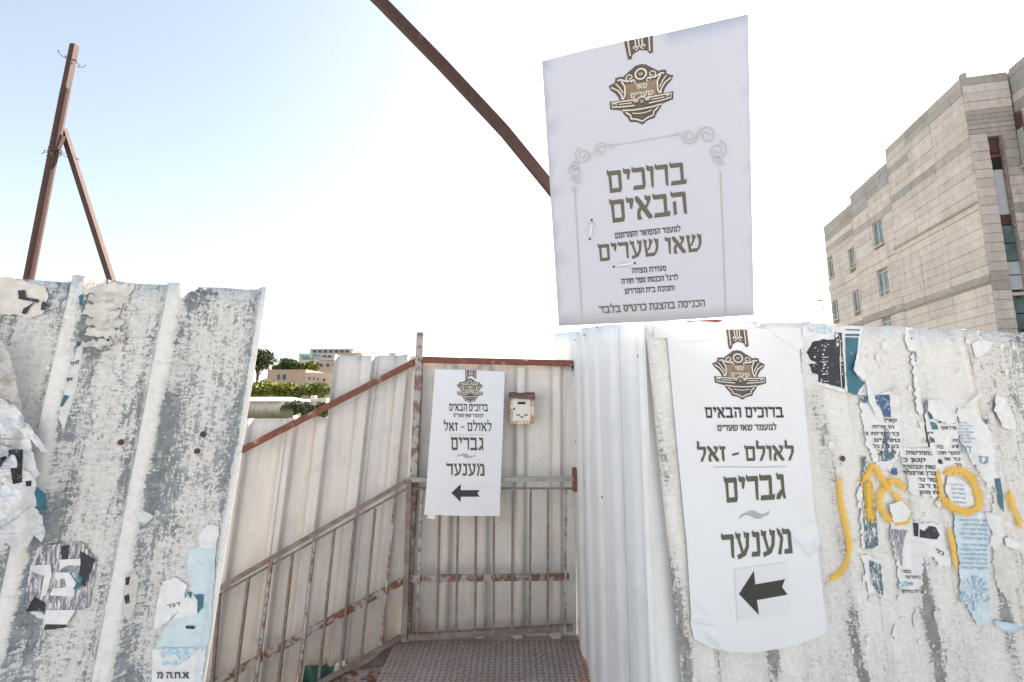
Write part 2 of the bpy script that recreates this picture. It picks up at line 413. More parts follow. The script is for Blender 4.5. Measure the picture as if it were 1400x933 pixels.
# ------------------------------------------------------------------ Hebrew letters, drawn as broad-nib strokes
def bar_(x0, x1): return [(x0, 1.09), (x0 + .05, 1.0), (x1 - .06, 1.0), (x1, .93), (x1, .79), (x0 + .07, .79), (x0, .87)]
G = {
'א': (.80, [[(0, 1.03), (.12, 1.04), (.3, .82), (.8, .1), (.78, 0), (.62, 0), (.02, .86)], [(.5, 1.07), (.57, 1), (.76, 1), (.74, .78), (.62, .58), (.52, .46), (.45, .54), (.57, .66), (.6, .8), (.5, .84)], [(.08, 0), (.28, 0), (.2, .2), (.21, .33), (.33, .50), (.25, .6), (.1, .44), (.07, .25)]]),
'ב': (.80, [bar_(0, .66), [(.52, .83), (.66, .9), (.65, .18), (.53, .18)], [(0, 0), (.76, 0), (.80, .24), (.72, .2), (.05, .2)]]),
'ג': (.52, [[(.08, 1.09), (.14, 1), (.40, 1), (.46, .93), (.45, .79), (.14, .79), (.08, .87)], [(.31, .83), (.45, .85), (.46, .3), (.52, .05), (.42, 0), (.35, .3)], [(0, 0), (.16, 0), (.40, .30), (.36, .42), (.05, .2)]]),
'ד': (.74, [bar_(0, .74), [(.50, .83), (.64, .83), (.61, .0), (.52, .06)]]),
'ה': (.74, [bar_(0, .72), [(.57, .83), (.72, .9), (.72, 0), (.60, .05)], [(.08, .60), (.21, .62), (.22, .05), (.10, 0)]]),
'ו': (.34, [[(0, 1.09), (.05, 1), (.28, 1), (.34, .93), (.33, .79), (.05, .79), (0, .87)], [(.19, .83), (.33, .85), (.28, 0), (.20, .07)]]),
'ז': (.42, [[(0, 1.09), (.06, 1), (.42, 1), (.37, .79), (.04, .79), (0, .87)], [(.15, .83), (.28, .83), (.30, 0), (.17, .05)]]),
'ח': (.74, [bar_(0, .72), [(.57, .83), (.72, .9), (.72, 0), (.60, .05)], [(.07, .83), (.20, .83), (.21, .05), (.09, 0)]]),
'ט': (.76, [[(0, 1.09), (.06, 1), (.16, .97), (.15, .2), (.03, .2)], [(.04, 0), (.6, 0), (.74, .2), (.03, .2)], [(.60, .17), (.74, .2), (.74, .84), (.62, .84)], [(.34, 1.05), (.4, 1), (.68, 1), (.74, .84), (.37, .8)]]),
'י': (.34, [[(0, 1.09), (.05, 1), (.28, 1), (.34, .93), (.33, .79), (.05, .79), (0, .87)], [(.17, .83), (.33, .85), (.24, .50), (.18, .55)]]),
'כ': (.66, [bar_(0, .62), [(.50, .83), (.64, .87), (.64, .15), (.52, .17)], [(.02, 0), (.56, 0), (.64, .2), (.06, .2)]]),
'ל': (.64, [[(.02, 1.42), (.08, 1.34), (.16, 1.32), (.13, .92), (.04, .9)], bar_(.0, .62), [(.48, .83), (.62, .86), (.6, .55), (.34, 0), (.22, 0), (.24, .1), (.45, .5)]]),
'ם': (.74, [bar_(0, .70), [(.07, .83), (.19, .83), (.19, .1), (.10, .1)], [(.56, .83), (.70, .9), (.69, .12), (.58, .12)], [(.10, 0), (.64, 0), (.69, .2), (.10, .2)]]),
'מ': (.78, [[(.30, 1.09), (.36, 1), (.64, 1), (.74, .85), (.78, 0), (.38, 0), (.40, .19), (.62, .19), (.60, .8), (.34, .8)], [(0, 1.08), (.14, 1), (.32, .68), (.25, .58), (.08, .82)], [(.22, .72), (.31, .66), (.17, 0), (.03, 0), (.12, .3)]]),
'נ': (.46, [[(.08, 1.09), (.14, 1), (.38, 1), (.44, .93), (.43, .79), (.13, .79), (.08, .87)], [(.30, .83), (.43, .85), (.43, .16), (.32, .16)], [(0, 0), (.38, 0), (.44, .2), (.03, .2)]]),
'ן': (.34, [[(0, 1.09), (.05, 1), (.28, 1), (.34, .93), (.33, .79), (.05, .79), (0, .87)], [(.19, .83), (.33, .85), (.27, -.35), (.2, -.28)]]),
'ס': (.72, [bar_(0, .70), [(.06, .81), (.18, .81), (.19, .38), (.30, .18), (.42, .18), (.54, .38), (.56, .81), (.70, .88), (.68, .3), (.48, 0), (.26, 0), (.07, .3)]]),
'ע': (.74, [[(.46, 1.09), (.52, 1), (.73, 1), (.71, .79), (.49, .81)], [(.57, .81), (.71, .83), (.66, .40), (.48, .08), (.1, -.05), (.06, .13), (.38, .21), (.55, .45)], [(0, 1.09), (.06, 1), (.26, 1), (.22, .79), (.03, .81)], [(.10, .81), (.21, .81), (.38, .22), (.29, .18)]]),
'פ': (.70, [bar_(0, .66), [(.53, .83), (.66, .87), (.66, .17), (.54, .18)], [(.04, 0), (.58, 0), (.66, .2), (.08, .2)], [(.06, .81), (.18, .81), (.18, .60), (.34, .54), (.32, .42), (.08, .46)]]),
'צ': (.72, [[(0, 1.09), (.08, 1), (.2, .95), (.68, .2), (.5, .16), (.04, .84)], [(.46, 1.09), (.52, 1), (.70, 1), (.68, .76), (.48, .5), (.40, .56), (.54, .8)], [(.02, 0), (.62, 0), (.68, .2), (.06, .2)]]),
'ק': (.74, [bar_(0, .72), [(.57, .83), (.71, .86), (.68, .45), (.46, .1), (.39, .18), (.56, .5)], [(.07, .62), (.20, .62), (.18, -.35), (.09, -.28)]]),
'ר': (.66, [bar_(0, .64), [(.49, .83), (.63, .88), (.60, 0), (.51, .07)]]),
'ש': (.94, [[(.1, 0), (.62, 0), (.82, .22), (.12, .2)], [(0, 1.09), (.06, 1), (.22, 1), (.20, .80), (.16, .78), (.24, .19), (.12, .19), (.05, .8)], [(.36, 1.09), (.42, 1), (.58, 1), (.56, .80), (.50, .72), (.34, .40), (.22, .36), (.21, .46), (.32, .50), (.40, .78)], [(.70, 1.09), (.76, 1), (.94, 1), (.93, .5), (.81, .2), (.68, .18), (.80, .5), (.78, .8), (.72, .84)]]),
'ת': (.76, [bar_(.0, .74), [(.59, .83), (.74, .9), (.74, 0), (.62, .05)], [(.12, .81), (.24, .81), (.24, .16), (.15, 0), (0, 0), (.02, .17), (.12, .2)]]),
'-': (.50, [[(.02, .36), (.48, .46), (.50, .60), (.04, .50)]]),
'.': (.16, [[(0, 0), (.14, 0), (.14, .16), (0, .16)]]),
'"': (.26, [[(0, 1), (.1, 1), (.07, .72), (.02, .72)], [(.15, 1), (.25, 1), (.22, .72), (.17, .72)]]),
}
def text(S, string, bl, br, h, mat, parent, off, name='lettering', up=None, L=12, gap=.10, space=.36):
    """right to left along bl-br in the surface; h = letter height there"""
    up = up or (0, -1)
    tot = sum((G[c][0] + gap) if c != ' ' else space for c in string) - gap
    ex = ((br[0] - bl[0]) / tot, (br[1] - bl[1]) / tot)
    x = tot; polys = []; first = None
    for c in string:
        if c == ' ': x -= space; continue
        wd, ps = G[c]; x -= wd
        for p in ps + [[(a + .04, b) for a, b in q_] for q_ in ps]:
            polys.append([(bl[0] + ex[0] * (x + a) + up[0] * h * b, bl[1] + ex[1] * (x + a) + up[1] * h * b) for a, b in p])
        x -= gap
        if h >= 12:
            o_ = drape(S, polys, mat, 'letter', parent, off, L); polys = []; first = first or o_
    return first or drape(S, polys, mat, name, parent, off, L)

# ------------------------------------------------------------------ the printed emblem used on all three posters
def emblem(S, c, e1, e2, parent, off, L=12):
    T = lambda x, y: (c[0] + e1[0] * x + e2[0] * y, c[1] + e1[1] * x + e2[1] * y)
    half = [(0, 1), (.16, .97), (.30, .86), (.42, .78), (.55, .68), (.64, .70), (.78, .68), (.80, .54), (1.0, .45), (.93, .30), (.80, .18), (.70, .02), (.68, -.08), (.98, -.06), (.97, -.32), (.62, -.42), (.56, -.55), (.44, -.70), (.38, -.84), (.24, -.86), (.12, -.90), (0, -1.0)]
    out = half + [(-x, y) for x, y in half[-2:0:-1]]
    g = drape(S, [[T(*p) for p in out]], M['dkbronze'], 'emblem', parent, off, L)
    inner = [(0, .42), (.28, .40), (.52, .42), (.46, .15), (.48, -.12), (.2, -.14), (-.2, -.14), (-.48, -.12), (-.46, .15), (-.52, .42), (-.28, .40)]
    drape(S, [[T(*p) for p in inner]], M['bronze'], 'emblem_field', g, off + .0005, L)
    cr = []
    def rb(pts, wd, closed=False): cr.extend([[T(*q) for q in poly] for poly in ribbon(pts, wd, closed)])
    rb(circ(0, .68, .17, n=14)[:-1], .055, True)
    for s in (-1, 1):
        rb([(s * x, y) for x, y in spiral(.34, .62, .13, .03, -60, 330, 12)], .035)
        rb([(s * x, y) for x, y in spiral(.22, .44, .08, .02, 0, 300, 8)], .03)
        rb([(s * .20, .52), (s * .42, .50), (s * .62, .60), (s * .72, .58)], .05)
        rb([(s * .60, .55), (s * .50, .35), (s * .50, .1), (s * .56, -.06)], .05)
        rb([(s * .92, .40), (s * .72, .26), (s * .60, .06), (s * .60, -.05)], .045)
        rb([(s * .78, .50), (s * .66, .34), (s * .56, .14)], .035)
        rb([(s * .20, -.14), (s * .60, -.12), (s * .92, -.12), (s * .90, -.26), (s * .55, -.30), (s * .22, -.32)], .04)
        rb([(s * x, y) for x, y in spiral(.80, -.19, .06, .01, 0, 300, 8)], .025)
        rb([(s * x, y) for x, y in spiral(.22, -.17, .07, .02, 60, 360, 8)], .03)
        rb([(s * .50, -.50), (s * .36, -.62), (s * .34, -.74), (s * .18, -.78), (0, -.88)], .045)
        rb([(s * .60, -.42), (s * .3, -.46), (0, -.47)], .045)
    rb(circ(0, -.17, .15, n=12, a0=180, a1=360) if False else [(x, y) for x, y in circ(0, -.22, .15, .15, 0, 180, 10)], .04)
    rb([(-.30, -.56), (-.15, -.60), (0, -.61), (.15, -.60), (.30, -.56)], .03)
    rb([(-.07, .70), (.07, .70)], .025); rb([(-.06, .65), (.06, .65)], .02)
    rb([(-.07, -.20), (.07, -.20)], .02); rb([(-.05, -.25), (.05, -.25)], .02)
    rb([(.30, -.22), (.70, -.20)], .03); rb([(-.70, -.20), (-.30, -.22)], .03)
    drape(S, cr, M['cream'], 'emblem_scrolls', g, off + .001, L)
    uh = (e2[0], e2[1]); k = math.hypot(*uh)
    text(S, 'שאו', T(-.16, .20), T(.18, .20), k * .16, M['cream'], g, off + .0012, 'emblem_lettering', (uh[0] / k, uh[1] / k), L)
    text(S, 'שערים', T(-.34, -.06), T(.36, -.06), k * .15, M['cream'], g, off + .0012, 'emblem_lettering', (uh[0] / k, uh[1] / k), L)
    return g
def strap(S, q, parent, off, L=12):
    """ornament hanging from the poster's top edge; q = tl, tr, br, bl"""
    def T(x, y):
        a = [q[0][i] + (q[1][i] - q[0][i]) * x for i in (0, 1)]; b = [q[3][i] + (q[2][i] - q[3][i]) * x for i in (0, 1)]
        return (a[0] + (b[0] - a[0]) * y, a[1] + (b[1] - a[1]) * y)
    g = drape(S, [[T(*p) for p in [(0, 0), (1, 0), (1, .9), (.86, .95), (.78, .74), (.5, .62), (.24, .76), (.14, 1), (.02, .95)]]], M['dkbronze'], 'ornament', parent, off, L)
    cr = []
    def rb(pts, wd): cr.extend([[T(*z) for z in p] for p in ribbon(pts, wd)])
    for x in (.13, .87): rb([(x, .02), (x, .8)], .05)
    for x in (.38, .5, .62): rb([(x, .02), (x, .45)], .045)
    for s in (-1, 1):
        rb([(.5 + s * a, b) for a, b in spiral(.16, .45, .13, .03, 90, 430, 10)], .045)
    drape(S, cr, M['cream'], 'ornament_scrolls', g, off + .0005, L)
    return g
def wave(S, c, w_, h_, mat, parent, off, rot=0.0):
    cs, sn = math.cos(rot), math.sin(rot)
    polys = []
    for s in (-1, 1):
        pts = [(-.5, .35 ), (-.42, -.12), (-.25, -.3), (-.05, -.1), (.1, .28), (.22, .35), (.12, .45), (-.02, .4), (-.2, .0), (-.32, -.05), (-.42, .12)]
        pts = [(x * 1.0 * s * (1 if s < 0 else 1) + s * .02, y * s) for x, y in pts]
        polys.append([(c[0] + (x * cs - y * sn * h_ / w_) * w_, c[1] + (x * sn * w_ / h_ + y * cs) * h_) for x, y in pts])
    return drape(S, polys, mat, 'flourish', parent, off, 8)

# ================================================================== GROUND, HILL
def terr(x, y):
    near = 1 - min(1, max(0, (y - 1.95) / .25)) if x < -.66 else 1 - min(1, max(0, (y - 2.9) / .6))
    if x > .5: near = 1 - min(1, max(0, (y - 1.9) / .6))
    low = -2.6
    far = low + max(0, y - 40) * .075 if y < 300 else low + 260 * .075 + (y - 300) * .01
    far *= 1
    if x > 0: far = low + (far - low) * max(.1, 1 - x / 60)
    far += noise.noise(Vector((x * .03, y * .03, 0))) * 1.2 if y > 30 else 0
    return -.03 * near + far * (1 - near)
xs = [-1500, -900, -500, -300, -200, -150, -120, -100, -80, -60, -45, -30, -20, -12, -8, -5, -3, -2, -1.2, -.7, -.64, 0, .45, .55, 1, 1.6, 2.4, 4, 8, 14, 20, 30, 45, 60, 100, 200, 400, 900, 1500]
ys = [-600, -200, -60, -20, -8, -3, -1, 0, 1, 1.6, 1.95, 2.05, 2.2, 2.6, 2.9, 3.2, 3.5, 5, 8, 12, 18, 26, 36, 46, 56, 66, 76, 86, 96, 106, 120, 135, 150, 170, 190, 210, 240, 270, 300, 500, 900, 1500]
V = [(x, y, terr(x, y)) for y in ys for x in xs]
nx = len(xs)
m, n, b = nmat('dry_earth_and_scrub'); v = coord(n)
f = nz(n, v, .12, 8, .7); g2 = nz(n, v, 3, 8, .7)
cc = mix(n, ramp(n, f, [(.42, 0.), (.56, 1.)]), (.30, .25, .19), (.09, .11, .045))
n.links.new(mix(n, mth(n, 'MULTIPLY', g2, .5), cc, (.34, .30, .25)), b.inputs['Base Color']); b.inputs['Roughness'].default_value = .95
M['earth'] = m
kind(mk('ground', V, [(j * nx + i, j * nx + i + 1, (j + 1) * nx + i + 1, (j + 1) * nx + i) for j in range(len(ys) - 1) for i in range(nx - 1)], M['earth']), 'structure')
M['asph'] = plain('pale_worn_asphalt', (.42, .40, .37), .9, .2, 60, 0, .5)
o = MB(); o.box((-30, -40, -.029), (30, 1.62, -.018)); kind(o.build('pavement', M['asph']), 'structure')

# ================================================================== LANDING AND STAIRS
land = thing('landing', 'rust-brown chequered steel landing plate in front of the cream corner fence', 'landing')
def plate_mat():
    m, n, b = nmat('rusty_chequer_plate'); v = coord(n)
    f = nz(n, v, 6, 8, .75, .4); g_ = nz(n, v, 90, 5, .7)
    c = mix(n, ramp(n, f, [(.35, 0.), (.7, 1.)]), (.34, .26, .24), (.50, .42, .40))
    c = mix(n, ramp(n, g_, [(.45, 0.), (.8, .6)]), c, (.56, .52, .51))
    # warm orange glow painted over the rust beside the white sheets on the right
    sp = n.nodes.new('ShaderNodeSeparateXYZ'); n.links.new(v, sp.inputs[0])
    d = mth(n, 'ADD', mth(n, 'MULTIPLY', mth(n, 'SUBTRACT', sp.outputs['X'], .33), 6), mth(n, 'MULTIPLY', mth(n, 'SUBTRACT', f, .5), 2.2))
    c = mix(n, ramp(n, d, [(-.25, 0.), (.5, .9)]), c, (.62, .28, .16))
    n.links.new(c, b.inputs['Base Color']); b.inputs['Roughness'].default_value = .6; b.inputs['Metallic'].default_value = .25
    bump(n, b, g_, .3, .002); return m
M['plate'] = plate_mat()
LX0, LY1, LZ = -.655, 2.86, .10
pl = MB(); pl.box((LX0, 1.62, LZ - .012), (.47, LY1, LZ)); pl.build('plate', M['plate'], land)
def tread_bumps(x0, x1, y0, y1, z, parent, inside=None):
    b_ = MB(); p = .033; k = 0
    j = 0; y = y0 + .02
    while y < y1 - .015:
        i = 0; x = x0 + .02
        while x < x1 - .015:
            a = R(45) if (i + j) % 2 else R(-45); L_, W_ = .014, .0042
            dx, dy = math.cos(a), math.sin(a)
            q = [(x + dx * L_, y + dy * L_), (x - dy * W_, y + dx * W_), (x - dx * L_, y - dy * L_), (x + dy * W_, y - dx * W_)]
            b_.add([(a_, c_, z) for a_, c_ in q] + [(x + (a_ - x) * .55, y + (c_ - y) * .55, z + .0028) for a_, c_ in q],
                   [(0, 1, 5, 4), (1, 2, 6, 5), (2, 3, 7, 6), (3, 0, 4, 7), (4, 5, 6, 7)])
            i += 1; x += p * .92
        j += 1; y += p * .8
    return kind(b_.build('tread_pattern', M['tread'], parent), 'stuff')
M['tread'] = plain('worn_bare_tread_steel', (.16, .125, .12), .5, .35, 40, .3)
tread_bumps(LX0, .46, 1.63, LY1 - .04, LZ, land)
fr = MB(); fr.box((LX0, 1.64, LZ - .11), (LX0 + .006, LY1, LZ - .013)); fr.box((LX0 + .007, 1.64, -.028), (.45, 1.646, LZ - .013)); fr.build('edge_angle', M['rustplate'], land)

S14 = Vector((-math.cos(R(14)), -math.sin(R(14)), 0)); CORN = at_y(560, 655, 2.85); CORN.z = 0
N14 = Vector((math.sin(R(14)), -math.cos(R(14)), 0))
st = thing('staircase', 'rusty steel stair going down to the left below the sloping handrail', 'staircase')
SL = math.tan(R(29.2))
def stp(s_, z, n_=0): return CORN + S14 * s_ + N14 * n_ + Vector((0, 0, z + LZ))
for n_ in (.03, .92):
    q = MB(); q.bar(stp(.0, -.07, n_), stp(3.4, -.07 - 3.4 * SL, n_), .012, .13); q.build('stringer', M['brownrail'], st)
for k in range(1, 10):
    s_ = k * .30 - .20; z = -s_ * SL - .05
    q = MB(); q.obox(stp(s_, z - .03, .045), S14 * .27, N14 * .86, Vector((0, 0, .008)))
    q.obox(stp(s_, z - .09, .045), S14 * .004, N14 * .86, Vector((0, 0, .058)))
    q.build('tread', M['rustplate'], st)

# ================================================================== FENCES
def prof(ribs, hw, fl, h):
    def f(u):
        m_ = 0
        for c in ribs:
            t = (hw + fl - abs(u - c)) / fl
            t = 0 if t < 0 else (1 if t > 1 else t)
            t = t * t * (3 - 2 * t) * .5 + t * .5
            if t > m_: m_ = t
        return m_ * h
    return f
def flank(ribs, hw, fl):
    def f(u):
        best = 0
        for c in ribs:
            d = abs(u - c) - hw
            if -fl * .3 < d < fl * 1.8: best = max(best, 1 - abs(d - fl * .6) / (fl * 1.2))
        return max(0, best)
    return f
class Fence(Surf):
    def __init__(s, O, N, ribs, hw, fl, h, skew=0, warp=.004, seed=0, lo=-99, hi=99, turn=0):
        s.ribs, s.hw, s.fl, s.h, s.skew, s.warp, s.seed = ribs, hw, fl, h, skew, warp, seed
        s.p = prof(ribs, hw, fl, h); s.fk = flank(ribs, hw, fl)
        super().__init__(O, N, s._d)
    def ru(s, u, v): return u - s.skew * v
    def _d(s, u, v):
        return s.p(s.ru(u, v)) + s.warp * noise.noise(Vector((u * 2.2, v * 1.6, s.seed))) + .25 * s.warp * noise.noise(Vector((u * 11, v * 8, s.seed)))
    def sheet(s, r0, r1, vt, vb, mat, parent, name='metal_sheet', off=0, rows=26, wear=None, thick=.0012, topj=0):
        """columns follow the ribs; vt(r), vb(r) give top and bottom"""
        cols = {r0, r1}
        for c in s.ribs:
            for d in (0, s.hw, s.hw + s.fl * .33, s.hw + s.fl * .66, s.hw + s.fl):
                for g_ in (-1, 1):
                    if r0 < c + g_ * d < r1: cols.add(c + g_ * d)
        x = r0
        while x < r1: cols.add(x); x += .03
        cs = sorted(cols); c2 = [cs[0]]
        for c in cs[1:]:
            if c - c2[-1] > .0015: c2.append(c)
        V_, UV_, A_, F_ = [], [], [], []
        for r in c2:
            t1 = vt(r); t0 = vb(r)
            t1 += topj * noise.noise(Vector((r * 40, 3, s.seed)))
            for j in range(rows + 1):
                v = t0 + (t1 - t0) * j / rows; u = r + s.skew * v
                V_.append(s.pt(u, v, off)); UV_.append((r + s.seed, v + s.seed))
                A_.append(wear(r, v, t1) if wear else s.fk(r))
        k = rows + 1
        for i in range(len(c2) - 1):
            for j in range(rows):
                F_.append((i * k + j, (i + 1) * k + j, (i + 1) * k + j + 1, i * k + j + 1))
        o = mk(name, V_, F_, mat, parent, True, UV_, A_)
        m_ = o.modifiers.new('thickness', 'SOLIDIFY'); m_.thickness = thick; m_.offset = -1
        return o
def line_v(S, pa, pb):
    """top edge: straight line in the plane through two seen points, as v of rib coordinate"""
    (ua, va), (ub, vb_) = S.uv(*pa), S.uv(*pb)
    ra, rb_ = S.ru(ua, va), S.ru(ub, vb_)
    return lambda r: va + (vb_ - va) * (r - ra) / (rb_ - ra)
def screw(S, px, py, parent, r=.0065):
    u, v = S.uvs(px, py); P = S.pt(u, v, .001); q = MB(); q.dome(P, S.N, r, .004, 10); q.dome(P + S.N * .003, S.N, r * .62, .004, 6)
    q.build('screw', M['screw'], parent)

# ---- left hoarding
A = at_y(0, 378, 1.13); B = at_y(372, 397, 1.23)
d = (B - A); d.z = 0; d.normalize()
TL = math.tan(R(4.2))
LF = Fence((A.x, A.y, EYE.z), (d.y, -d.x, 0), [-2.97, -2.745, -2.52, -2.295, -2.07, -1.845, -1.62, -1.395, -1.17, -.945, -.72, -.495, -.27, -.045, .178, .403, .632], .013, .03, .036, TL, .006, 1)
lf = thing('corrugated_fence', 'weathered grey corrugated metal fence with peeling white paper residue, at far left', 'fence')
rE = LF.ru(*LF.uv(372, 397))
top = line_v(LF, (0, 378), (372, 397))
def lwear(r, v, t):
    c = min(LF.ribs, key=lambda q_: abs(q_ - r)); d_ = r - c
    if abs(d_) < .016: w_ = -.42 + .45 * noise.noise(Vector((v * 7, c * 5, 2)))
    elif 0 < d_ < .08: w_ = .6 * (1 - max(0, (d_ - .05) / .03)) * (.8 + .4 * noise.noise(Vector((v * 6, c * 3, 9))))  # right flank greyer: its shade painted in along with bare metal
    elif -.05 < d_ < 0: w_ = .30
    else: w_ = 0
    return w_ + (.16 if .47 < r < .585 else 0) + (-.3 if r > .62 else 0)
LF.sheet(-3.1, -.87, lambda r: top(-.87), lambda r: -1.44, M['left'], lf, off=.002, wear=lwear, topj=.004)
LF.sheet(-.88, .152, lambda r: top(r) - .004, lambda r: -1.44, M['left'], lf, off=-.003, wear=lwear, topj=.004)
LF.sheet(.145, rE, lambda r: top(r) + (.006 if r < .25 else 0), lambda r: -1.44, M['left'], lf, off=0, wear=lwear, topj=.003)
for p in ((166, 605), (278, 594), (270, 617)): screw(LF, *p, lf, .0075)
q = MB(); q.bar(LF.pt(-1.1, -.18, -.05), LF.pt(.5, -.18, -.05), .03, .03); q.build('fence_rail', M['rustpole'], lf)
for u in (-2.6, -.6, .45):
    q = MB(); q.bar(LF.pt(u, -1.44, -.09), LF.pt(u, .28, -.09), .04, .04, (0, 1, 0)); q.build('fence_post', M['rustpole'], lf)

# ---- right hoarding
A = at_y(885, 440, 1.36); B = at_y(1400, 455, 1.56)
d = (B - A); d.z = 0; d.normalize()
RF = Fence((A.x, A.y, EYE.z), (d.y, -d.x, 0), [.062, .33, .60, .868, 1.14, 1.41, 1.68, 1.95, 2.22, 2.49, 2.76, 3.03, 3.3, 3.57, 3.84], .035, .034, .020, -math.tan(R(3.8)), .006, 4)
rf = thing('corrugated_fence', 'whitish corrugated metal fence covered in torn posters and yellow graffiti, at right', 'fence')
t1 = line_v(RF, (885, 440), (1095, 441)); t2 = line_v(RF, (1095, 443), (1400, 455))
def rwear(r, v, t): 
    c = min(RF.ribs, key=lambda q_: abs(q_ - r)); d_ = r - c
    k = max(0, min(1, (.10 - v) / .7))
    a1 = .55 + .9 * noise.noise(Vector((v * 4, c * 9, 21))); a2 = .5 + 1.0 * noise.noise(Vector((v * 3, c * 5, 31)))
    w_ = (.2 + .65 * k) * a1 * math.exp(-((d_ + .050 + .016 * noise.noise(Vector((v * 7, c * 7, 1)))) / .015) ** 2) * 1.3
    w_ += (.15 + .45 * k) * max(0, a2) * math.exp(-((d_ - .052 + .012 * noise.noise(Vector((v * 6, c * 3, 4)))) / .011) ** 2)
    return w_ + max(0, -.35 - v) * .25 + (.34 if r > 1.12 else 0) * (1 - .3 * k) + .25 * max(0, noise.noise(Vector((r * 5, v * 2.5, 6))))
rA = RF.ru(*RF.uv(882, 445)); rM = RF.ru(*RF.uv(1098, 443))
RF.sheet(rA - .004, rM + .012, lambda r: t1(r), lambda r: -1.44, M['right'], rf, wear=rwear, topj=.004)
RF.sheet(rM, 1.14, lambda r: t2(r), lambda r: -1.44, M['right'], rf, off=-.003, wear=rwear, topj=.004)
RF.sheet(2.2, 4.0, lambda r: t2(2.2), lambda r: -1.44, M['right'], rf, off=-.002, wear=rwear, topj=.004)
RF.sheet(1.13, 2.21, lambda r: t2(r) - .003, lambda r: -1.44, M['right'], rf, off=.001, wear=rwear, topj=.004)
for p in ((1151, 627), (1284, 631)): screw(RF, *p, rf, .0085)
q = MB(); a_, b_ = RF.uv(886, 444), RF.uv(990, 441)
q.bar(RF.pt(a_[0], a_[1] - .003, -.03), RF.pt(b_[0], b_[1] + .002, -.03), .03, .02); q.build('top_rail', M['rust'], rf)
for u in (.25, 1.5, 3.2):
    q = MB(); q.bar(RF.pt(u, -1.44, -.08), RF.pt(u, .16, -.08), .04, .04, (0, 1, 0)); q.build('fence_post', M['rustpole'], rf)

# ---- white return wall, running back to the gate
W0 = Vector((.405, 1.362, EYE.z)); W1 = Vector((.372, 3.55, EYE.z)); d = (W0 - W1).normalized()
nW = Vector((d.y, -d.x, 0)) ; 
if nW.x > 0: nW = -nW
WF = Fence(W1, nW, [], .03, .02, .022, 0, .003, 9)
def wu(px): return WF.uv(px, 500)[0]
WF.ribs = [wu(x) for x in (781, 789.5, 801, 815, 836, 862)] + [wu(903)]
WF.hw, WF.fl, WF.h = .035, .045, .012; WF.p = prof(WF.ribs, .035, .045, .012); WF.fk = flank(WF.ribs, .035, .035)
wf = thing('sheet_metal_fence', 'clean white corrugated metal fence running back beside the landing to the gate corner', 'fence')
uE = (W0 - W1).length
tw = line_v(WF, (771, 453), (879, 441)); bw = lambda r: -1.44
u1, u2 = wu(795), wu(848)
WF.sheet(-.35, u1 + .02, lambda r: tw(r) - .01, bw, M['white'], wf)
WF.sheet(u1, u2 + .02, lambda r: tw(r) + .005, bw, M['white'], wf, off=.002)
WF.sheet(u2, uE, lambda r: tw(r), bw, M['white'], wf, off=.004)
WG = Fence(RF.O - RF.N * .022 , RF.N, [-.5, .5], .03, .02, .0, 0, .002, 12)
ug = WG.uv(877, 600)[0]
WG.sheet(ug, ug + .30, lambda r: t1(0) - .002, bw, M['white'], wf)
q = MB()
for p in ((787, 465), (800, 458), (818, 447), (787, 514), (800, 662), (825, 680), (789, 604), (875, 487), (896, 876), (789, 854)):
    if p[0] < 880:
        u, v = WF.uvs(*p); q = MB(); q.dome(WF.pt(u, v, .005), WF.N, .006, .003, 7); q.build('screw', M['screw'], wf)

# ---- cream wall at the landing ("gate wall") and the sloping stair fence
GY = 2.85
GF = Fence((at_y(560, 655, GY).x, GY, EYE.z), (0, -1, 0), [.02, .235, .455, .675, .895], .022, .018, .036, math.tan(R(.8)), .004, 13)
gf = thing('sheet_metal_fence', 'cream corrugated metal fence panel behind the landing with a red-brown rusty top bar', 'fence')
tg = line_v(GF, (572, 490), (782, 497))
gw = lambda r, v, t: max(0, 1 - (v + 1.36) / .35) * .8 + .4 * GF.fk(r)  # foot glow and flank shade put into the sheet colour
GF.sheet(0.0, .50, lambda r: tg(r), lambda r: -1.43, M['gate'], gf, wear=gw)
GF.sheet(.49, 1.012, lambda r: tg(r), lambda r: -1.43, M['gate'], gf, off=.002, wear=gw)
q = MB(); q.bar(GF.at(576, 492, .045), GF.at(783, 497, .045), .04, .035, (0, 0, 1)); q.build('top_rail', M['rust'], gf, bevel=.002)
q = MB(); P = GF.at(780, 499, .02); q.add([P, P + Vector((.03, 0, 0)), P + Vector((.02, 0, -.06)), P + Vector((.03, -.03, 0)), P + Vector((0, -.03, 0))], [(0, 1, 2), (0, 4, 3, 1), (4, 2, 3), (0, 2, 4), (1, 3, 2)]); q.build('bracket', M['rustpole'], gf)
q = MB(); q.bar(at_y(575, 455, 2.79), at_y(556, 876, 2.79), .042, .042, (0, 1, 0)); q.build('corner_post', M['rustgrey'], gf, bevel=.002)

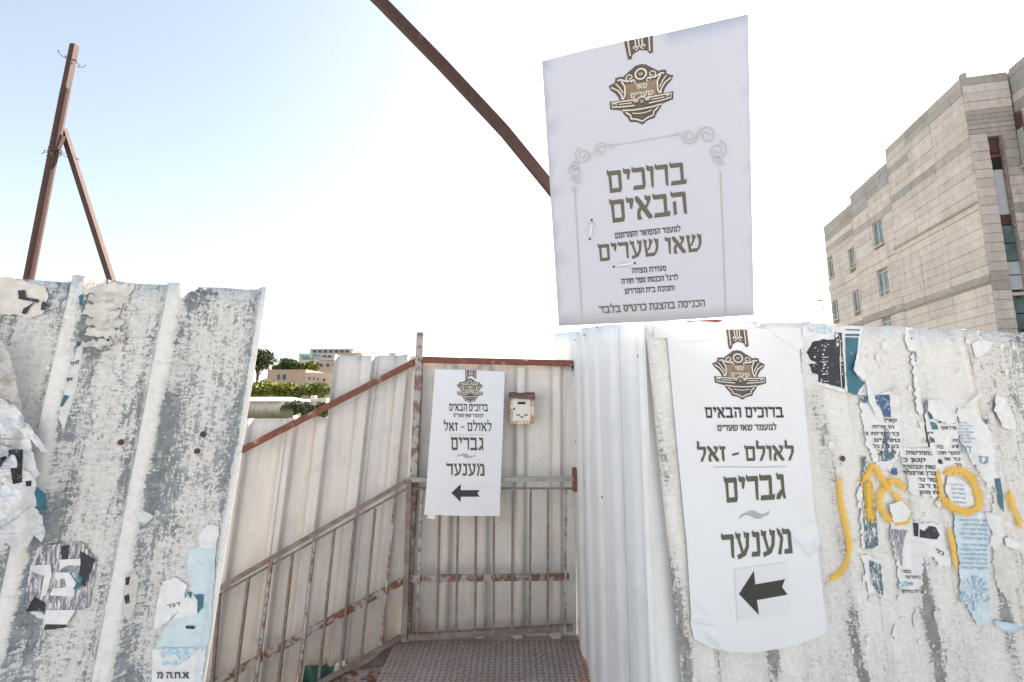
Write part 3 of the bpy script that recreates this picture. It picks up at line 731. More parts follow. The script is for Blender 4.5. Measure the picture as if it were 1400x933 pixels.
SF = Fence(CORN + Vector((0, 0, EYE.z)) + S14 * 3.4 - N14 * .02, N14, [], .04, .03, .03, math.tan(R(3.4)), .004, 17)
def sr(px, py): return SF.ru(*SF.uv(px, py))
SF.ribs = [sr(389, 640), sr(434, 640), sr(489, 620), sr(543, 580)]
SF.ribs += [SF.ribs[0] - .24 * k for k in range(1, 12)]
SF.hw, SF.fl, SF.h = .026, .018, .038; SF.p = prof(SF.ribs, SF.hw, SF.fl, SF.h); SF.fk = flank(SF.ribs, SF.hw, SF.fl)
sf = thing('sheet_metal_fence', 'grey-cream corrugated metal fence stepping down behind the sloping stair handrail', 'fence')
tA = SF.uv(440, 571)[1]; tB = SF.uv(500, 487)[1]; tC = SF.uv(560, 487)[1]
rS = sr(441, 640); rL = sr(388, 640); rT = sr(500, 620)
def swear(r, v, t):
    base = -1.40 - (3.4 - r) * SL
    return max(0, 1 - (v - base) / .4) * .9 + .35 * SF.fk(r)  # painted glow towards the foot, painted shade on the rib flanks
hole0, hole1, hv = sr(415, 911), sr(470, 905), SF.uv(430, 909)[1]
def sbot(r):
    if hole0 < r < hole1: return hv + .02 * noise.noise(Vector((r * 60, 0, 0)))
    return -1.50 - (3.4 - r) * SL * 1.15
for i, (a, b_, tv) in enumerate([(-.4, rL - .45, tA - .38), (rL - .46, rL, tA - .004), (rL - .006, rS + .004, tA), (rS, rT + .02, tB), (rT + .012, 3.53, tC)]):
    SF.sheet(a, b_, lambda r, tv=tv: tv, sbot, M['stair'], sf, off=.0015 * (i % 2), wear=swear, rows=30)
q = MB(); q.bar(SF.at(569, 494, .062), SF.at(330, 616, .062), .04, .036); q.build('top_rail', M['rust'], sf, bevel=.002)

# ---- railing on the landing and down the stair
RYL = 2.72
rl = thing('railing', 'grey steel balustrade with rust patches across the landing, in front of the cream fence', 'railing')
def g_at(px, py): return at_y(px, py, RYL)
def barp(P, Q, w_, h_, name, mat, par, up=(0, 0, 1), n=4):
    q = MB(); q.bar(P, Q, w_, h_, up, n); return q.build(name, mat, par)
barp(g_at(557, 656), g_at(787, 655), .026, .026, 'handrail', M['greyrail'], rl)
barp(g_at(557, 668), g_at(786, 668), .010, .010, 'top_bar', M['brownrail'], rl)
barp(g_at(558, 791), g_at(778, 789), .010, .036, 'mid_rail', M['rustplate'], rl)
barp(g_at(558, 871), g_at(783, 858), .030, .030, 'bottom_rail', M['brownrail'], rl)
barp(g_at(560, 655), g_at(553, 876), .030, .030, 'corner_post', M['brownrail'], rl, (0, 1, 0))
for xt, xb in ((577, 571), (602, 598), (627, 624), (651, 650), (675.5, 675), (701, 700), (725.5, 724), (749, 748.5), (773.5, 772)):
    barp(g_at(xt, 668) - Vector((0, .012, 0)), g_at(xb, 866) - Vector((0, .012, 0)), .013, .013, 'baluster', M['rustgrey'] if xt in (773.5, 577) else M['brownrail'], rl, (0, 1, 0))
q = MB(); P = g_at(783, 640); q.box((P.x, RYL - .03, P.z - .13), (P.x + .02, RYL + .03, P.z)); q.build('wall_bracket', M['rust'], rl)

sl_ = thing('railing', 'brown-grey steel balustrade sloping down the stair at left, with rusty flat bar', 'railing')
SR = Surf(CORN + N14 * .10 + Vector((0, 0, EYE.z)), N14)
def s_at(px, py, o=0): return SR.at(px, py, o)
def ext(P, Q, k): return Q + (Q - P) * k
a, b_ = s_at(559, 656), s_at(320, 793); barp(a, ext(a, b_, 1.2), .030, .022, 'handrail', M['brownrail'], sl_)
a, b_ = s_at(557, 668), s_at(318, 803); barp(a, ext(a, b_, 1.2), .010, .010, 'top_bar', M['brownrail'], sl_)
a, b_ = s_at(553, 793), s_at(310, 925); barp(a, ext(a, b_, .9), .010, .038, 'mid_rail', M['rustplate'], sl_)
a, b_ = s_at(548, 871), s_at(440, 933); barp(a, ext(a, b_, 2.5), .020, .024, 'bottom_rail', M['brownrail'], sl_)
bt = [(340, 790, 322, 933), (372, 763, 350, 933), (400, 757, 381, 933), (430, 741, 409, 933), (457, 725, 436, 928), (485, 711, 465, 915), (513, 696, 494, 898), (540, 680, 521, 882)]
for i, (x0, y0, x1, y1) in enumerate(bt):
    P, Q = s_at(x0, y0, .012), s_at(x1, y1, .012)
    if i < 4: Q = ext(P, Q, .18 - i * .03)
    barp(P, Q, .013, .013, 'baluster', M['rustgrey'] if i in (1, 3, 7) else M['brownrail'], sl_, (0, 1, 0))
for k in range(5):
    P = s_at(340, 790, .012) + S14 * (.13 * (k + 1)) - Vector((0, 0, .13 * (k + 1) * SL))
    barp(P, P - Vector((0, 0, .75)), .013, .013, 'baluster', M['brownrail'], sl_, (0, 1, 0))

# green shade cloth seen through the hole under the stair fence
M['cloth'] = plain('dark_green_shade_cloth', (.015, .075, .065), .8, .35, 40)
SC = Surf(CORN + Vector((0, 0, EYE.z)) - N14 * .10, N14, lambda u, v: .02 * math.sin(u * 55 + 14 * v + 3 * noise.noise(Vector((u * 6, v * 4, 2)))))
o = drape(SC, [[(404, 896), (440, 894), (492, 897), (500, 990), (390, 990)]], M['cloth'], 'shade_cloth', None, 0, 4, smooth=True)
tag(o, 'dark green crumpled cloth seen through the gap beneath the sloping stair fence', 'cloth')
o = drape(SR, [[(459, 908), (470, 903), (476, 913), (468, 925), (456, 918)]], M['scrap'], 'torn_rag', None, -.05, 4, lambda p: .01 * noise.noise(Vector((p[0] * .3, p[1] * .3, 0))))
tag(o, 'small pale rag caught at the foot of the stair balustrade', 'rag')
for i, (x, y) in enumerate(((633, 884), (733, 881), (738, 896), (582, 889))):
    P = at_z(x, y, LZ + .004); q = MB(); s = random.uniform(.005, .009)
    q.add([P + Vector((-s, 0, 0)), P + Vector((0, -s * .8, .003)), P + Vector((s, .002, 0)), P + Vector((.002, s, .004)), P + Vector((0, 0, .006))], [(0, 1, 4), (1, 2, 4), (2, 3, 4), (3, 0, 4)])
    tag(q.build('paper_scrap', M['scrap']), ['white scrap of paper lying left of centre on the landing', 'pale crumb of paper at the foot of the right balusters on the landing', 'small white scrap nearest the white fence on the landing', 'tiny pale scrap nearest the stair corner on the landing'][i], 'litter', 'paper scraps on the landing')

# ================================================================== MAILBOX
mbx = thing('mailbox', 'small white rust-edged mailbox with a brown lid on the cream fence', 'mailbox')
my = 2.80
a = at_y(697.5, 541, my - .06); b_ = at_y(730.5, 580, my - .06)
M['lid'] = rusty('flaked_brown_lid', (.45, .40, .36), .64, (.13, .075, .065), (.20, .12, .10))
M['mdoor'] = rusty('cream_enamel_door', (.76, .73, .68), .34, (.5, .25, .12), (.66, .45, .30))
M['mbox'] = rusty('white_enamel_with_rust_edges', (.72, .68, .62), .50, (.40, .17, .08), (.60, .36, .20))
q = MB(); q.box((a.x, my - .06, b_.z), (b_.x, my + .02, a.z)); q.build('box', M['mbox'], mbx, bevel=.004)
q = MB(); q.box((a.x + .015, my - .066, b_.z + .018), (b_.x - .022, my - .0605, a.z - .012)); q.build('door', M['mdoor'], mbx, bevel=.002)
q = MB(); z = a.z
q.add([(a.x - .008, my - .085, z - .005), (b_.x + .006, my - .085, z - .012), (b_.x + .006, my + .03, z + .022), (a.x - .008, my + .03, z + .022), (a.x - .008, my - .085, z - .016), (b_.x + .006, my - .085, z - .026)],
      [(0, 1, 2, 3), (0, 4, 5, 1), (0, 3, 4), (1, 5, 2)]); q.build('lid', M['lid'], mbx)
cx = (a.x + b_.x) / 2
for nm, x0, z0, w_, h_ in (('slot', cx - .026, -.052, .045, .014), ('key_hole', cx - .052, -.085, .008, .012), ('vent_slot', cx - .035, -.118, .022, .006), ('vent_slot', cx + .01, -.118, .022, .006), ('vent_slot', cx - .012, -.13, .02, .006)):
    q = MB(); q.box((x0, my - .069, z + z0), (x0 + w_, my - .0665, z + z0 + h_)); q.build(nm, M['dark'], mbx)

# ================================================================== POSTER ON THE CREAM FENCE
g1 = Surf(EYE + Vector((-.464, 2.745, .216)), (.046, -.992, .118), lambda u, v: .003 * noise.noise(Vector((u * 4, v * 2.4, 7))) + .0035 * math.exp(-((v + .655) / .02) ** 2))
po = drape(g1, [[(595, 505), (642, 506), (690, 508.5), (687, 600), (683, 706), (632, 705.5), (580, 704), (588, 600)]], M['paper'], 'paper_poster', None, 0, 6, smooth=True)
tag(po, 'tall white paper poster with black left arrow hung over the handrail on the cream fence', 'poster')
emblem(g1, (642.5, 534.5), (18, .3), (-.4, -17), po, .0012, 12)
strap(g1, [(636, 506), (651.5, 506.5), (651, 519), (636, 519)], po, .0012)
text(g1, 'ברוכים הבאים', (614, 561.8), (667, 562.6), 9.5, M['ink'], po, .0012)
text(g1, 'למעמד שאו שערים', (620, 570.4), (661, 571), 4.6, M['ink'], po, .0012)
text(g1, 'לאולם - זאל', (606.5, 589.4), (672, 590), 11.5, M['green'], po, .0012)
drape(g1, ribbon([(615, 594), (663, 595)], .6), M['wave'], 'rule_line', po, .0012)
text(g1, 'גברים', (616.4, 615.5), (660.8, 616.2), 17.5, M['green'], po, .0012)
wave(g1, (637, 623.5), 29, 7.5, M['wave'], po, .0012)
text(g1, 'מענער', (610, 650.5), (662, 651), 16.5, M['green'], po, .0012)
arrow = [(190, 780), (233, 740), (233, 768), (320, 768), (308, 783), (320, 798), (233, 798), (233, 823)]
drape(g1, [[(560 + x / 3.333, 440 + y / 3.333) for x, y in arrow]], M['ink'], 'arrow', po, .0012)
o = drape(g1, [[(585, 702), (595, 703), (594, 710), (584, 709)]], M['tape'], 'tape', po, -.002, 6)

# ================================================================== POSTER ON THE RIGHT HOARDING
def wr(u, v):
    d_ = .004 * noise.noise(Vector((u * 4, v * 3, 3))) + .0012 * noise.noise(Vector((u * 16, v * 9, 5)))
    # creases: right edge, lower left fold, top under tape
    def cre(u0, v0, u1, v1, h_, s_):
        dx, dy = u1 - u0, v1 - v0; L2 = dx * dx + dy * dy
        t = max(0, min(1, ((u - u0) * dx + (v - v0) * dy) / L2)); e = math.hypot(u - u0 - t * dx, v - v0 - t * dy)
        return h_ * math.exp(-(e / s_) ** 2) * (.35 + .65 * math.sin(math.pi * min(1, max(0, t))))
    for c in CRE: d_ += cre(*c)
    return d_
CRE = []
PR = Surf(RF.O + RF.N * .026, RF.N, wr)
def cr_px(a, b, h_, s_):
    (u0, v0), (u1, v1) = PR.uv(*a), PR.uv(*b); CRE.append((u0, v0, u1, v1, h_, s_))
cr_px((1083, 728), (1105, 756), .010, .008); cr_px((1105, 756), (1120, 738), .014, .009); cr_px((1098, 715), (1120, 705), .006, .008)
cr_px((944, 846), (975, 852), .008, .006); cr_px((962, 858), (990, 888), .010, .010); cr_px((948, 815), (968, 838), .006, .007)
cr_px((915, 466), (1000, 462), .004, .004); cr_px((1060, 452), (1092, 480), .004, .006); cr_px((1108, 620), (1095, 700), .005, .008); cr_px((935, 700), (950, 800), .004, .006)
po = drape(PR, [[(912, 461), (935, 452), (990, 448), (1058, 450), (1090, 455), (1097, 520), (1105, 600), (1112, 690), (1121, 740), (1118, 750), (1124, 800), (1131, 862), (1127, 868), (1085, 884), (1030, 893), (998, 892), (975, 887), (949, 874), (944, 852), (945, 842), (939, 745), (925, 600)]], M['paper'], 'paper_poster', None, 0, 5, smooth=True)
tag(po, 'tall wrinkled white poster with black left arrow taped on the torn-paper fence', 'poster')
U3 = (-.06, -1)
emblem(PR, (1011.5, 513), (36, .6), (-3.8, -34), po, .0015, 10)
strap(PR, [(993, 451), (1021, 451), (1024, 476), (996, 478)], po, .0015, 10)
text(PR, 'ברוכים הבאים', (964.6, 571.7), (1071.3, 571.2), 14.5, M['ink'], po, .0015, up=U3, L=9)
text(PR, 'למעמד שאו שערים', (981.3, 589.7), (1061.8, 588.4), 8, M['ink'], po, .0015, up=U3, L=9)
text(PR, 'לאולם - זאל', (954, 631.6), (1086, 629.8), 20.5, M['green'], po, .0015, up=U3, L=9)
drape(PR, ribbon([(976, 639), (1000, 638.6), (1040, 639), (1075.7, 638)], .9), M['wave'], 'rule_line', po, .0015, 8)
text(PR, 'גברים', (991.7, 687.9), (1074, 682.3), 34, M['green'], po, .0015, up=U3, L=9)
wave(PR, (1032, 704), 45, 13, M['wave'], po, .0015, -.08)
text(PR, 'מענער', (988, 765.5), (1083, 756.7), 33.5, M['green'], po, .0015, up=U3, L=9)
z4 = lambda l: [(890 + x / 3.588, 660 + y / 3.588) for x, y in l]
drape(PR, [z4([(408, 425), (662, 390), (692, 640), (425, 680)])], M['square'], 'pasted_square', po, .0012, 8)
drape(PR, [z4([(432, 547), (505, 433), (512, 500), (658, 475), (643, 512), (670, 550), (520, 577), (530, 650)])], M['ink'], 'arrow', po, .002, 8)
drape(PR, [[(893, 446), (936, 444), (938, 461), (895, 463)]], M['tape'], 'tape', po, .001, 6)
drape(PR, [[(1056, 447), (1094, 449), (1098, 474), (1092, 480), (1060, 458)]], M['tape'], 'tape', po, .0012, 6)

# ================================================================== RAISED SIGN
K = 1.10
sc4 = [EYE + Vector(p) * K for p in ((.08, 1.103, .914), (.558, .956, .916), (.611, 1.128, .226), (.133, 1.275, .223))]
nS = (sc4[2] - sc4[3]).cross(sc4[0] - sc4[3]).normalized()
if nS.y > 0: nS = -nS
SS = Surf(sc4[0], nS, lambda u, v: .004 * noise.noise(Vector((u * 3, v * 2.2, 5))) - .010 * (u - .27) ** 2)
sg = thing('sign_board', 'large white welcome sign board raised above the fences, tied to the slanting pole', 'sign')
drape(SS, [[(741, 84), (800, 68.5), (858, 55.6), (917, 43.6), (1023, 19), (1031, 431), (950, 436.5), (880, 440.5), (764, 446)]], M['sign'], 'board', sg, 0, 40, smooth=True)
o = sg.children[0]; m_ = o.modifiers.new('thickness', 'SOLIDIFY'); m_.thickness = .006; m_.offset = -1
emblem(SS, (877, 129.5), (44.5, -7.5), (-1.5, -41.5), sg, .0008, 60)
strap(SS, [(853, 56.6), (892.5, 49), (893, 74), (858, 83)], sg, .0008, 60)
US = (-.075, -1)
B6 = [('ברוכים', (831.5, 264.7), (938.5, 251.6), 30, 'olive'), ('הבאים', (835, 305.4), (939, 292.8), 31, 'olive'),
      ('למעמד המפואר והמרומם', (841, 326.5), (930.5, 316.8), 7.6, 'ink'), ('שאו שערים', (818.6, 358), (959.5, 343.6), 23, 'olive'),
      ('סעודת מצווה', (864, 374.2), (911, 370.8), 7.2, 'ink'), ('לרגל הכנסת ספר תורה', (849.5, 389), (927, 383), 7.2, 'ink'),
      ('וחנוכת בית המדרש', (854.5, 402.4), (922.5, 397.6), 7.2, 'ink'), ('הכניסה בהצגת כרטיס בלבד', (819.5, 429), (964, 419.4), 9.6, 'olive')]
for s_, a, b_, h_, mm in B6: text(SS, s_, a, b_, h_, M[mm], sg, .0008, up=US, L=60)
fl = []
def rbs(pts, w_=1.6): fl.extend(ribbon(pts, w_))
z1 = lambda l: [(730 + x / 4.056, y / 4.056) for x, y in l]
rbs(z1([(430, 808), (600, 782), (790, 748)])); rbs([(786, 262), (791, 350), (796.5, 443)], 2); rbs([(985, 234), (989, 330), (992.5, 432)], 2)
for cx, cy, r0, r1, a0, a1 in ((372, 833, 40, 9, 330, -330), (272, 862, 46, 8, 250, -400), (225, 925, 30, 6, 250, 640), (860, 757, 46, 9, -20, 620), (962, 750, 50, 9, 190, 760), (1020, 832, 54, 8, -80, 560), (425, 812, 15, 4, 180, 500), (795, 748, 14, 4, 0, -300), (1012, 884, 26, 6, 30, -320), (1042, 912, 18, 5, 180, 480)):
    rbs(z1(spiral(cx, cy, r0, r1, a0, a1, 40)), 1.4)
rbs(z1([(300, 885), (318, 850), (335, 846)]), 1.2); rbs(z1([(905, 770), (918, 735), (935, 715)]), 1.2)
z2 = lambda l: [(730 + x / 3.5875, 200 + y / 3.5875) for x, y in l]
for cx, cy, r0, r1, a0, a1 in ((203, 118, 38, 8, -80, -560), (207, 166, 24, 5, 170, 640), (198, 208, 13, 4, 0, 400)):
    rbs(z2(spiral(cx, cy, r0, r1, a0, a1, 40)), 1.4)
drape(SS, fl, M['line'], 'scroll_border', sg, .0008, 60)
for pts in ([(809, 301), (809.5, 306), (807, 320), (806.5, 327)], [(839, 365), (848, 363), (858, 361.5), (868, 360)]):
    P = [SS.at(x, y, h_) for (x, y), h_ in zip(pts, (-.008, .008, .008, -.008))]
    q = MB(); q.path(P, .0036, 6); q.build('cable_tie', M['tie'], sg, True)
    q = MB()
    for e, nx_ in ((pts[0], pts[1]), (pts[-1], pts[-2])): q.dome(SS.at(e[0], e[1], .0012), SS.N, .0032, .0012, 8)
    q.build('tie_hole', M['dark'], sg)

# ================================================================== RUSTY POLES
pt_ = thing('bracing_pole', 'dark red-brown steel pole slanting down from the top edge to behind the raised sign', 'pole')
PY = lambda x, y, Y: at_y(x, y, Y)
q = MB(); pp = [PY(440, -75, 1.42), PY(517, -1, 1.46), PY(605, 89, 1.50), PY(690, 180, 1.54), PY(752, 256, 1.57), PY(880, 425, 1.62), PY(905, 458, 1.63)]
for i in range(len(pp) - 1): q.bar(pp[i], pp[i + 1] + (pp[i + 1] - pp[i]).normalized() * .004, .035, .035, (0, 1, 0))
q.build('tube', M['rustpole'], pt_)
q = MB(); q.path([SS.at(808, 312, -.01), PY(830, 330, 1.50), PY(842, 362, 1.52), SS.at(850, 362, -.01)], .003); q.build('tie_wire', M['wire'], pt_)
q = MB(); q.bar(PY(905, 440, 1.55), Vector((PY(905, 440, 1.55).x + .02, 1.55, -.02)), .045, .045, (0, 1, 0)); q.build('upright', M['rustpole'], pt_)

ap = thing('bracing_pole', 'tall rusty two-part steel post with binding wire behind the left fence', 'pole')
Y1 = 1.62
q = MB(); q.bar(PY(24, 460, Y1), PY(90, 122, Y1), .031, .031, (0, 1, 0), 10); q.bar(PY(24, 460, Y1), Vector((PY(24, 460, Y1).x - .1, Y1, -2)), .031, .031, (0, 1, 0), 10); q.build('tube', M['rustpole'], ap)
q = MB(); q.bar(PY(89, 126, Y1), PY(102, 62, Y1), .020, .020, (0, 1, 0)); q.build('inner_tube', M['rustpole'], ap)
rnd = random.Random(3)
def wires(c, n_, s_, par):
    q = MB()
    for k in range(n_):
        a = PY(c[0] + rnd.uniform(-s_, s_), c[1] + rnd.uniform(-s_ * .5, s_ * .5), Y1 - .03)
        pts = [a]
        for j in range(5): pts.append(pts[-1] + Vector((rnd.uniform(-.02, .02), rnd.uniform(-.012, .012), rnd.uniform(-.014, .014))))
        q.path(pts, .0011, 4)
    q.build('binding_wire', M['wire'], par)
wires((97, 82), 3, 6, ap); wires((76, 208), 5, 8, ap)
q = MB()
for c, r_ in (((97, 82), .017), ((75, 206), .019), ((74, 211), .019)):
    P = PY(c[0], c[1], Y1); q.path([P + Vector((math.cos(t) * r_, math.sin(t) * r_, .006 * math.sin(t * 2))) for t in [k * .7 for k in range(10)]], .0014, 4)
q.build('binding_wire', M['wire'], ap)
bs = thing('bracing_pole', 'thin rusty strut leaning from the two-part post down to the left fence top', 'pole')
q = MB(); q.bar(PY(86, 176, Y1 + .03), PY(180, 470, Y1 + .03), .019, .019, (0, 1, 0)); q.build('tube', M['rustpole'], bs)
q = MB(); q.bar(PY(86, 186, Y1 - .02), PY(79, 204, Y1 - .02), .012, .012); q.build('cleat', M['rustpole'], bs)

# ================================================================== TORN PAPERS
def crumple(amp, fr=.12, seed=0, edge=None):
    def f(p):
        d_ = amp * (.5 + .5 * noise.noise(Vector((p[0] * fr, p[1] * fr, seed)))) + amp * .3 * abs(noise.noise(Vector((p[0] * fr * 3, p[1] * fr * 3, seed + 5))))
        return max(0, d_)
    return f
def curled(poly, side, amp, seed=0, reach=14):
    """lift rises towards one side of the scrap (unit picture direction)"""
    m_ = max(p[0] * side[0] + p[1] * side[1] for p in poly)
    def f(p):
        e = max(0, 1 - (m_ - (p[0] * side[0] + p[1] * side[1])) / reach)
        return amp * e * e + .0015 * (1 + noise.noise(Vector((p[0] * .2, p[1] * .2, seed))))
    return f
def paper(S, poly, mat, label, off, amp=.0010, jg=2.0, seed=0, lift=None, group='torn posters on the right fence', L=5, name='torn_poster', fr=.12):
    p = jag(poly, jg * 1.15, 3.4, seed)
    o = drape(S, [p], mat, name, None, off, L, lift or crumple(amp, fr, seed), True)
    if label: tag(o, label, 'torn paper' if name != 'torn_poster' else 'torn poster', group)
    return o
def pr(S, par, polys, mat, off=.0035, name='printed_patch', jg=0, seed=0, L=6, amp=.001):
    if jg: polys = [jag(p, jg, 3, seed + i) for i, p in enumerate(polys)]
    if name == 'printed_patch':
        for k, p in enumerate(polys): o_ = drape(S, [p], mat, name, par, off + k * .00004, L, crumple(amp, .12, seed))
        return o_
    return drape(S, polys, mat, name, par, off, L, crumple(amp, .12, seed))
zz = lambda ox, oy, k, l: [(ox + x / k, oy + y / k) for x, y in l]
Gr = 'torn posters on the right fence'
# dark and teal poster at the top
p1 = paper(RF, [(1097, 446), (1135, 445), (1179, 447), (1176, 480), (1170, 508), (1188, 522), (1176, 541), (1150, 536), (1117, 527), (1111, 532), (1097, 536), (1095, 480)], M['scrap'], 'torn poster with black panel and teal strip at the top of the right fence', .0015, .002, 1.2, 1)
pr(RF, p1, [zz(1080, 440, 7.775, l) for l in ([(300, 205), (345, 185), (400, 195), (470, 190), (475, 115), (555, 120), (575, 715), (520, 695), (410, 665), (300, 640), (295, 560), (240, 548), (200, 450), (285, 445), (215, 400), (175, 325), (220, 260), (240, 215)],)], M['wblack'], .0034, jg=.6)
pr(RF, p1, [zz(1080, 440, 7.775, l) for l in ([(590, 130), (742, 130), (738, 155), (590, 152)], [(590, 165), (728, 170), (720, 300), (690, 440), (672, 520), (740, 610), (800, 650), (740, 720), (708, 785), (612, 750), (600, 600)], [(588, 80), (745, 82), (745, 96), (588, 92)])], M['wteal'], .0034)
pr(RF, p1, ribbon(zz(1080, 440, 7.775, [(470, 148), (522, 148), (526, 400), (545, 700)]), 1.0), M['scrap'], .0049, 'frame_line')
wl = []
rnd = random.Random(5)
for k in range(46):
    x = rnd.choice((250, 330, 345, 360, 385)) + rnd.uniform(-8, 8); y = rnd.uniform(230, 640)
    wl.append(zz(1080, 440, 7.775, [(x, y), (x + rnd.uniform(8, 26), y - 2), (x + rnd.uniform(8, 24), y + 7), (x, y + 6)]))
pr(RF, p1, wl, M['scrap'], .0048, 'reversed_lettering')
pr(RF, p1, [zz(1080, 440, 7.775, [(185, 60), (260, 50), (430, 55), (445, 115), (380, 130), (300, 110), (200, 105)])], M['wpale'], .0034, jg=.8)
pl_ = [(1167, 505), (1173, 480), (1178, 500), (1186, 514), (1190, 523), (1178, 519)]
paper(RF, pl_, M['scrap'], 'curling white flap at the lower right of the teal strip', .006, lift=curled(pl_, (-1, .2), .012, 2), jg=.6, seed=3)
pl_ = [(1184, 520), (1189, 522), (1196, 545), (1208, 575), (1200, 572), (1188, 550)]
paper(RF, pl_, M['scrap'], 'narrow hanging white strip below the teal-striped poster', .008, lift=curled(pl_, (1, 0), .012, 2), jg=.6, seed=4)
p2 = paper(RF, [(1174, 542), (1184, 528), (1206, 538), (1222, 536), (1232, 545), (1233, 614), (1218, 646), (1199, 640), (1183, 605), (1178, 570)], M['scrap'], 'torn text poster in the left column under the teal strip, patched grey down its middle', .0015, seed=5)
pr(RF, p2, [zz(1160, 540, 6.66, l) for l in ([(235, 0), (375, 0), (390, 205), (330, 205), (290, 110), (240, 75)], [(440, 665), (450, 735), (390, 725), (395, 670)])], M['wblue'], .0034, jg=.5)
pr(RF, p2, [zz(1160, 540, 6.66, l) for l in ([(335, 310), (360, 305), (395, 400), (350, 430), (440, 520), (420, 570), (370, 600), (275, 610), (275, 530), (330, 510), (315, 430)], [(108, 0), (175, 10), (180, 75), (120, 70)])], M['wdark'], .0034, jg=.7)
tl = [('קאין', 1209, 1226, 577, 4.6), ('הו פרוח', 1193, 1222, 586, 4.3), ('כר קדות ג', 1183, 1229, 595.5, 4.6), ('נתו כים', 1195, 1230, 604.5, 4.6), ('ג כל', 1194, 1208, 613, 4.6), ('בע ג', 1213, 1229, 612.5, 4.4), ('ר', 1199, 1206, 620, 4.4)]
for s_, a, b_, y, h_ in tl: text(RF, s_, (a, y), (b_, y + .5), h_, M['wtext'], p2, .0051)
p3 = paper(RF, [(1229, 611), (1262, 613), (1284, 611), (1291, 640), (1287, 676), (1268, 680), (1240, 672), (1243, 645), (1232, 630)], M['scrap'], 'torn poster of large black lettering between the two rusty screws', .0018, seed=6)
tl = [('נתחדשות', 1239, 1273, 622, 5.2), ('קטן כ', 1234, 1265, 631.5, 5.2), ('גאון ונבשקי', 1235, 1279, 641, 5.2), ('מרן אדמו"ר', 1234, 1280, 649.5, 5.2), ('סר נר', 1255, 1279, 658.5, 5), ('ם רב', 1256, 1283, 667, 5), ('ות מש', 1257, 1285, 675.5, 4.6)]
for s_, a, b_, y, h_ in tl: text(RF, s_, (a, y), (b_, y + .6), h_, M['wtext'], p3, .0051)
p4 = paper(RF, [(1264, 555), (1275, 545), (1290, 560), (1309, 568), (1312, 620), (1320, 640), (1308, 650), (1290, 645), (1287, 625), (1270, 610), (1265, 580)], M['scrap'], 'torn poster of small black lettering right of the grey bare strip', .0018, seed=7)
tl = [('ש מרן א', 1283, 1308, 579, 4.4), ('אדראשי', 1286, 1308, 587.5, 4.4), ('תה', 1303, 1310, 604.5, 4.2), ('בה', 1281, 1290, 613.5, 4.4), ('ה', 1302, 1310, 613, 4.4), ('השי תה', 1283, 1312, 622, 4.6), ('כר או', 1291, 1313, 630, 4.2), ('כר', 1306, 1315, 638.5, 4.6), ('עש', 1265, 1276, 605.5, 4.4), ('יו', 1266, 1276, 595, 4.2)]
for s_, a, b_, y, h_ in tl: text(RF, s_, (a, y), (b_, y + .3), h_, M['wtext'], p4, .0051)
pr(RF, p4, [zz(1160, 540, 6.66, l) for l in ([(725, 150), (760, 170), (770, 215), (740, 225)], [(750, 240), (800, 260), (820, 315), (765, 315)], [(740, 375), (780, 400), (790, 440), (745, 405)])], M['wteal'], .0036, jg=.5)
pl_ = [(1268, 545), (1284, 548), (1300, 562), (1309, 578), (1296, 580), (1276, 572), (1268, 560)]
paper(RF, pl_, M['scrap'], 'folded white paper flap above the small black lettering, beside the grey strip', .005, lift=curled(pl_, (-1, -.3), .02, 4), jg=.8, seed=8)
p5 = paper(RF, [(1308, 556), (1330, 560), (1345, 575), (1357, 600), (1360, 640), (1364, 664), (1352, 668), (1335, 640), (1322, 618), (1312, 600)], M['scrap'], 'pale poster with blue outlined letters on the right fence', .0022, seed=9)
tl = [('דגל', 1310, 1328, 619, 9.5, 'sky_ink'), ('ס', 1338, 1351, 634, 10.5, 'sky_ink')]
for s_, a, b_, y, h_, mm in tl: text(RF, s_, (a, y), (b_, y + 1), h_, M[mm], p5, .0051)
for k in range(7): text(RF, ['כנסת תורה', 'בית רבנו', 'המדרש', 'שמחת הכנסת', 'ספר התורה', 'הרב', 'לכבוד'][k], (1311, 579 + k * 4.4), (1322 + (k * 7) % 12, 579.5 + k * 4.4), 2.4, M['sky_ink'], p5, .0051)
pr(RF, p5, [[(1344, 574), (1349, 573), (1351, 580), (1347, 579)], [(1360, 655), (1367, 654), (1371, 680), (1372, 701), (1366, 690)]], M['wteal'], .0051)
p6 = paper(RF, [(1303, 700), (1340, 700), (1352, 704), (1356, 740), (1352, 770), (1353, 845), (1372, 852), (1366, 856), (1335, 853), (1322, 832), (1312, 800), (1311, 760), (1305, 730)], M['bluepaper'], 'pale blue printed poster with a scroll ornament at the lower right of the fence', .002, seed=10)
lines = ['ספר תורה הכנסת', 'המחזור החדש לשנת', 'במעמד כבוד הרב', 'בית המדרש', 'אל שערי התורה', 'מרחבי העיר רבים', 'יום שני בשבת', 'בשעה שש בערב', 'ברוב שמחה', 'לכבוד התורה', 'הציבור']
for k, s_ in enumerate(lines):
    y = 713 + k * 6.2 + (3 if k > 4 else 0); text(RF, s_, (1312 + (k * 5) % 7, y), (1350, y + 1), 3.0, M['sky_ink'], p6, .0051)
orn = []
for s in (-1, 1):
    orn += ribbon([(1334 + s * a, b_) for a, b_ in spiral(13, 816, 11, 2, 200, -260, 22)], lambda t: 3.2 - 2 * t)
    orn += ribbon([(1334 + s * a, b_) for a, b_ in spiral(13, 816, 8, 1, 180, -200, 16)], 1)
    for k in range(4):
        a0 = R(90 - (k + .3) * 22); orn += ribbon([(1334 + s * math.cos(a0) * r_, 812 - math.sin(a0) * r_ * 1.1) for r_ in (5, 12, 18, 22 - k)], lambda t: 1 + 2.2 * t)
orn += ribbon([(1334, 818), (1334, 836)], 4)
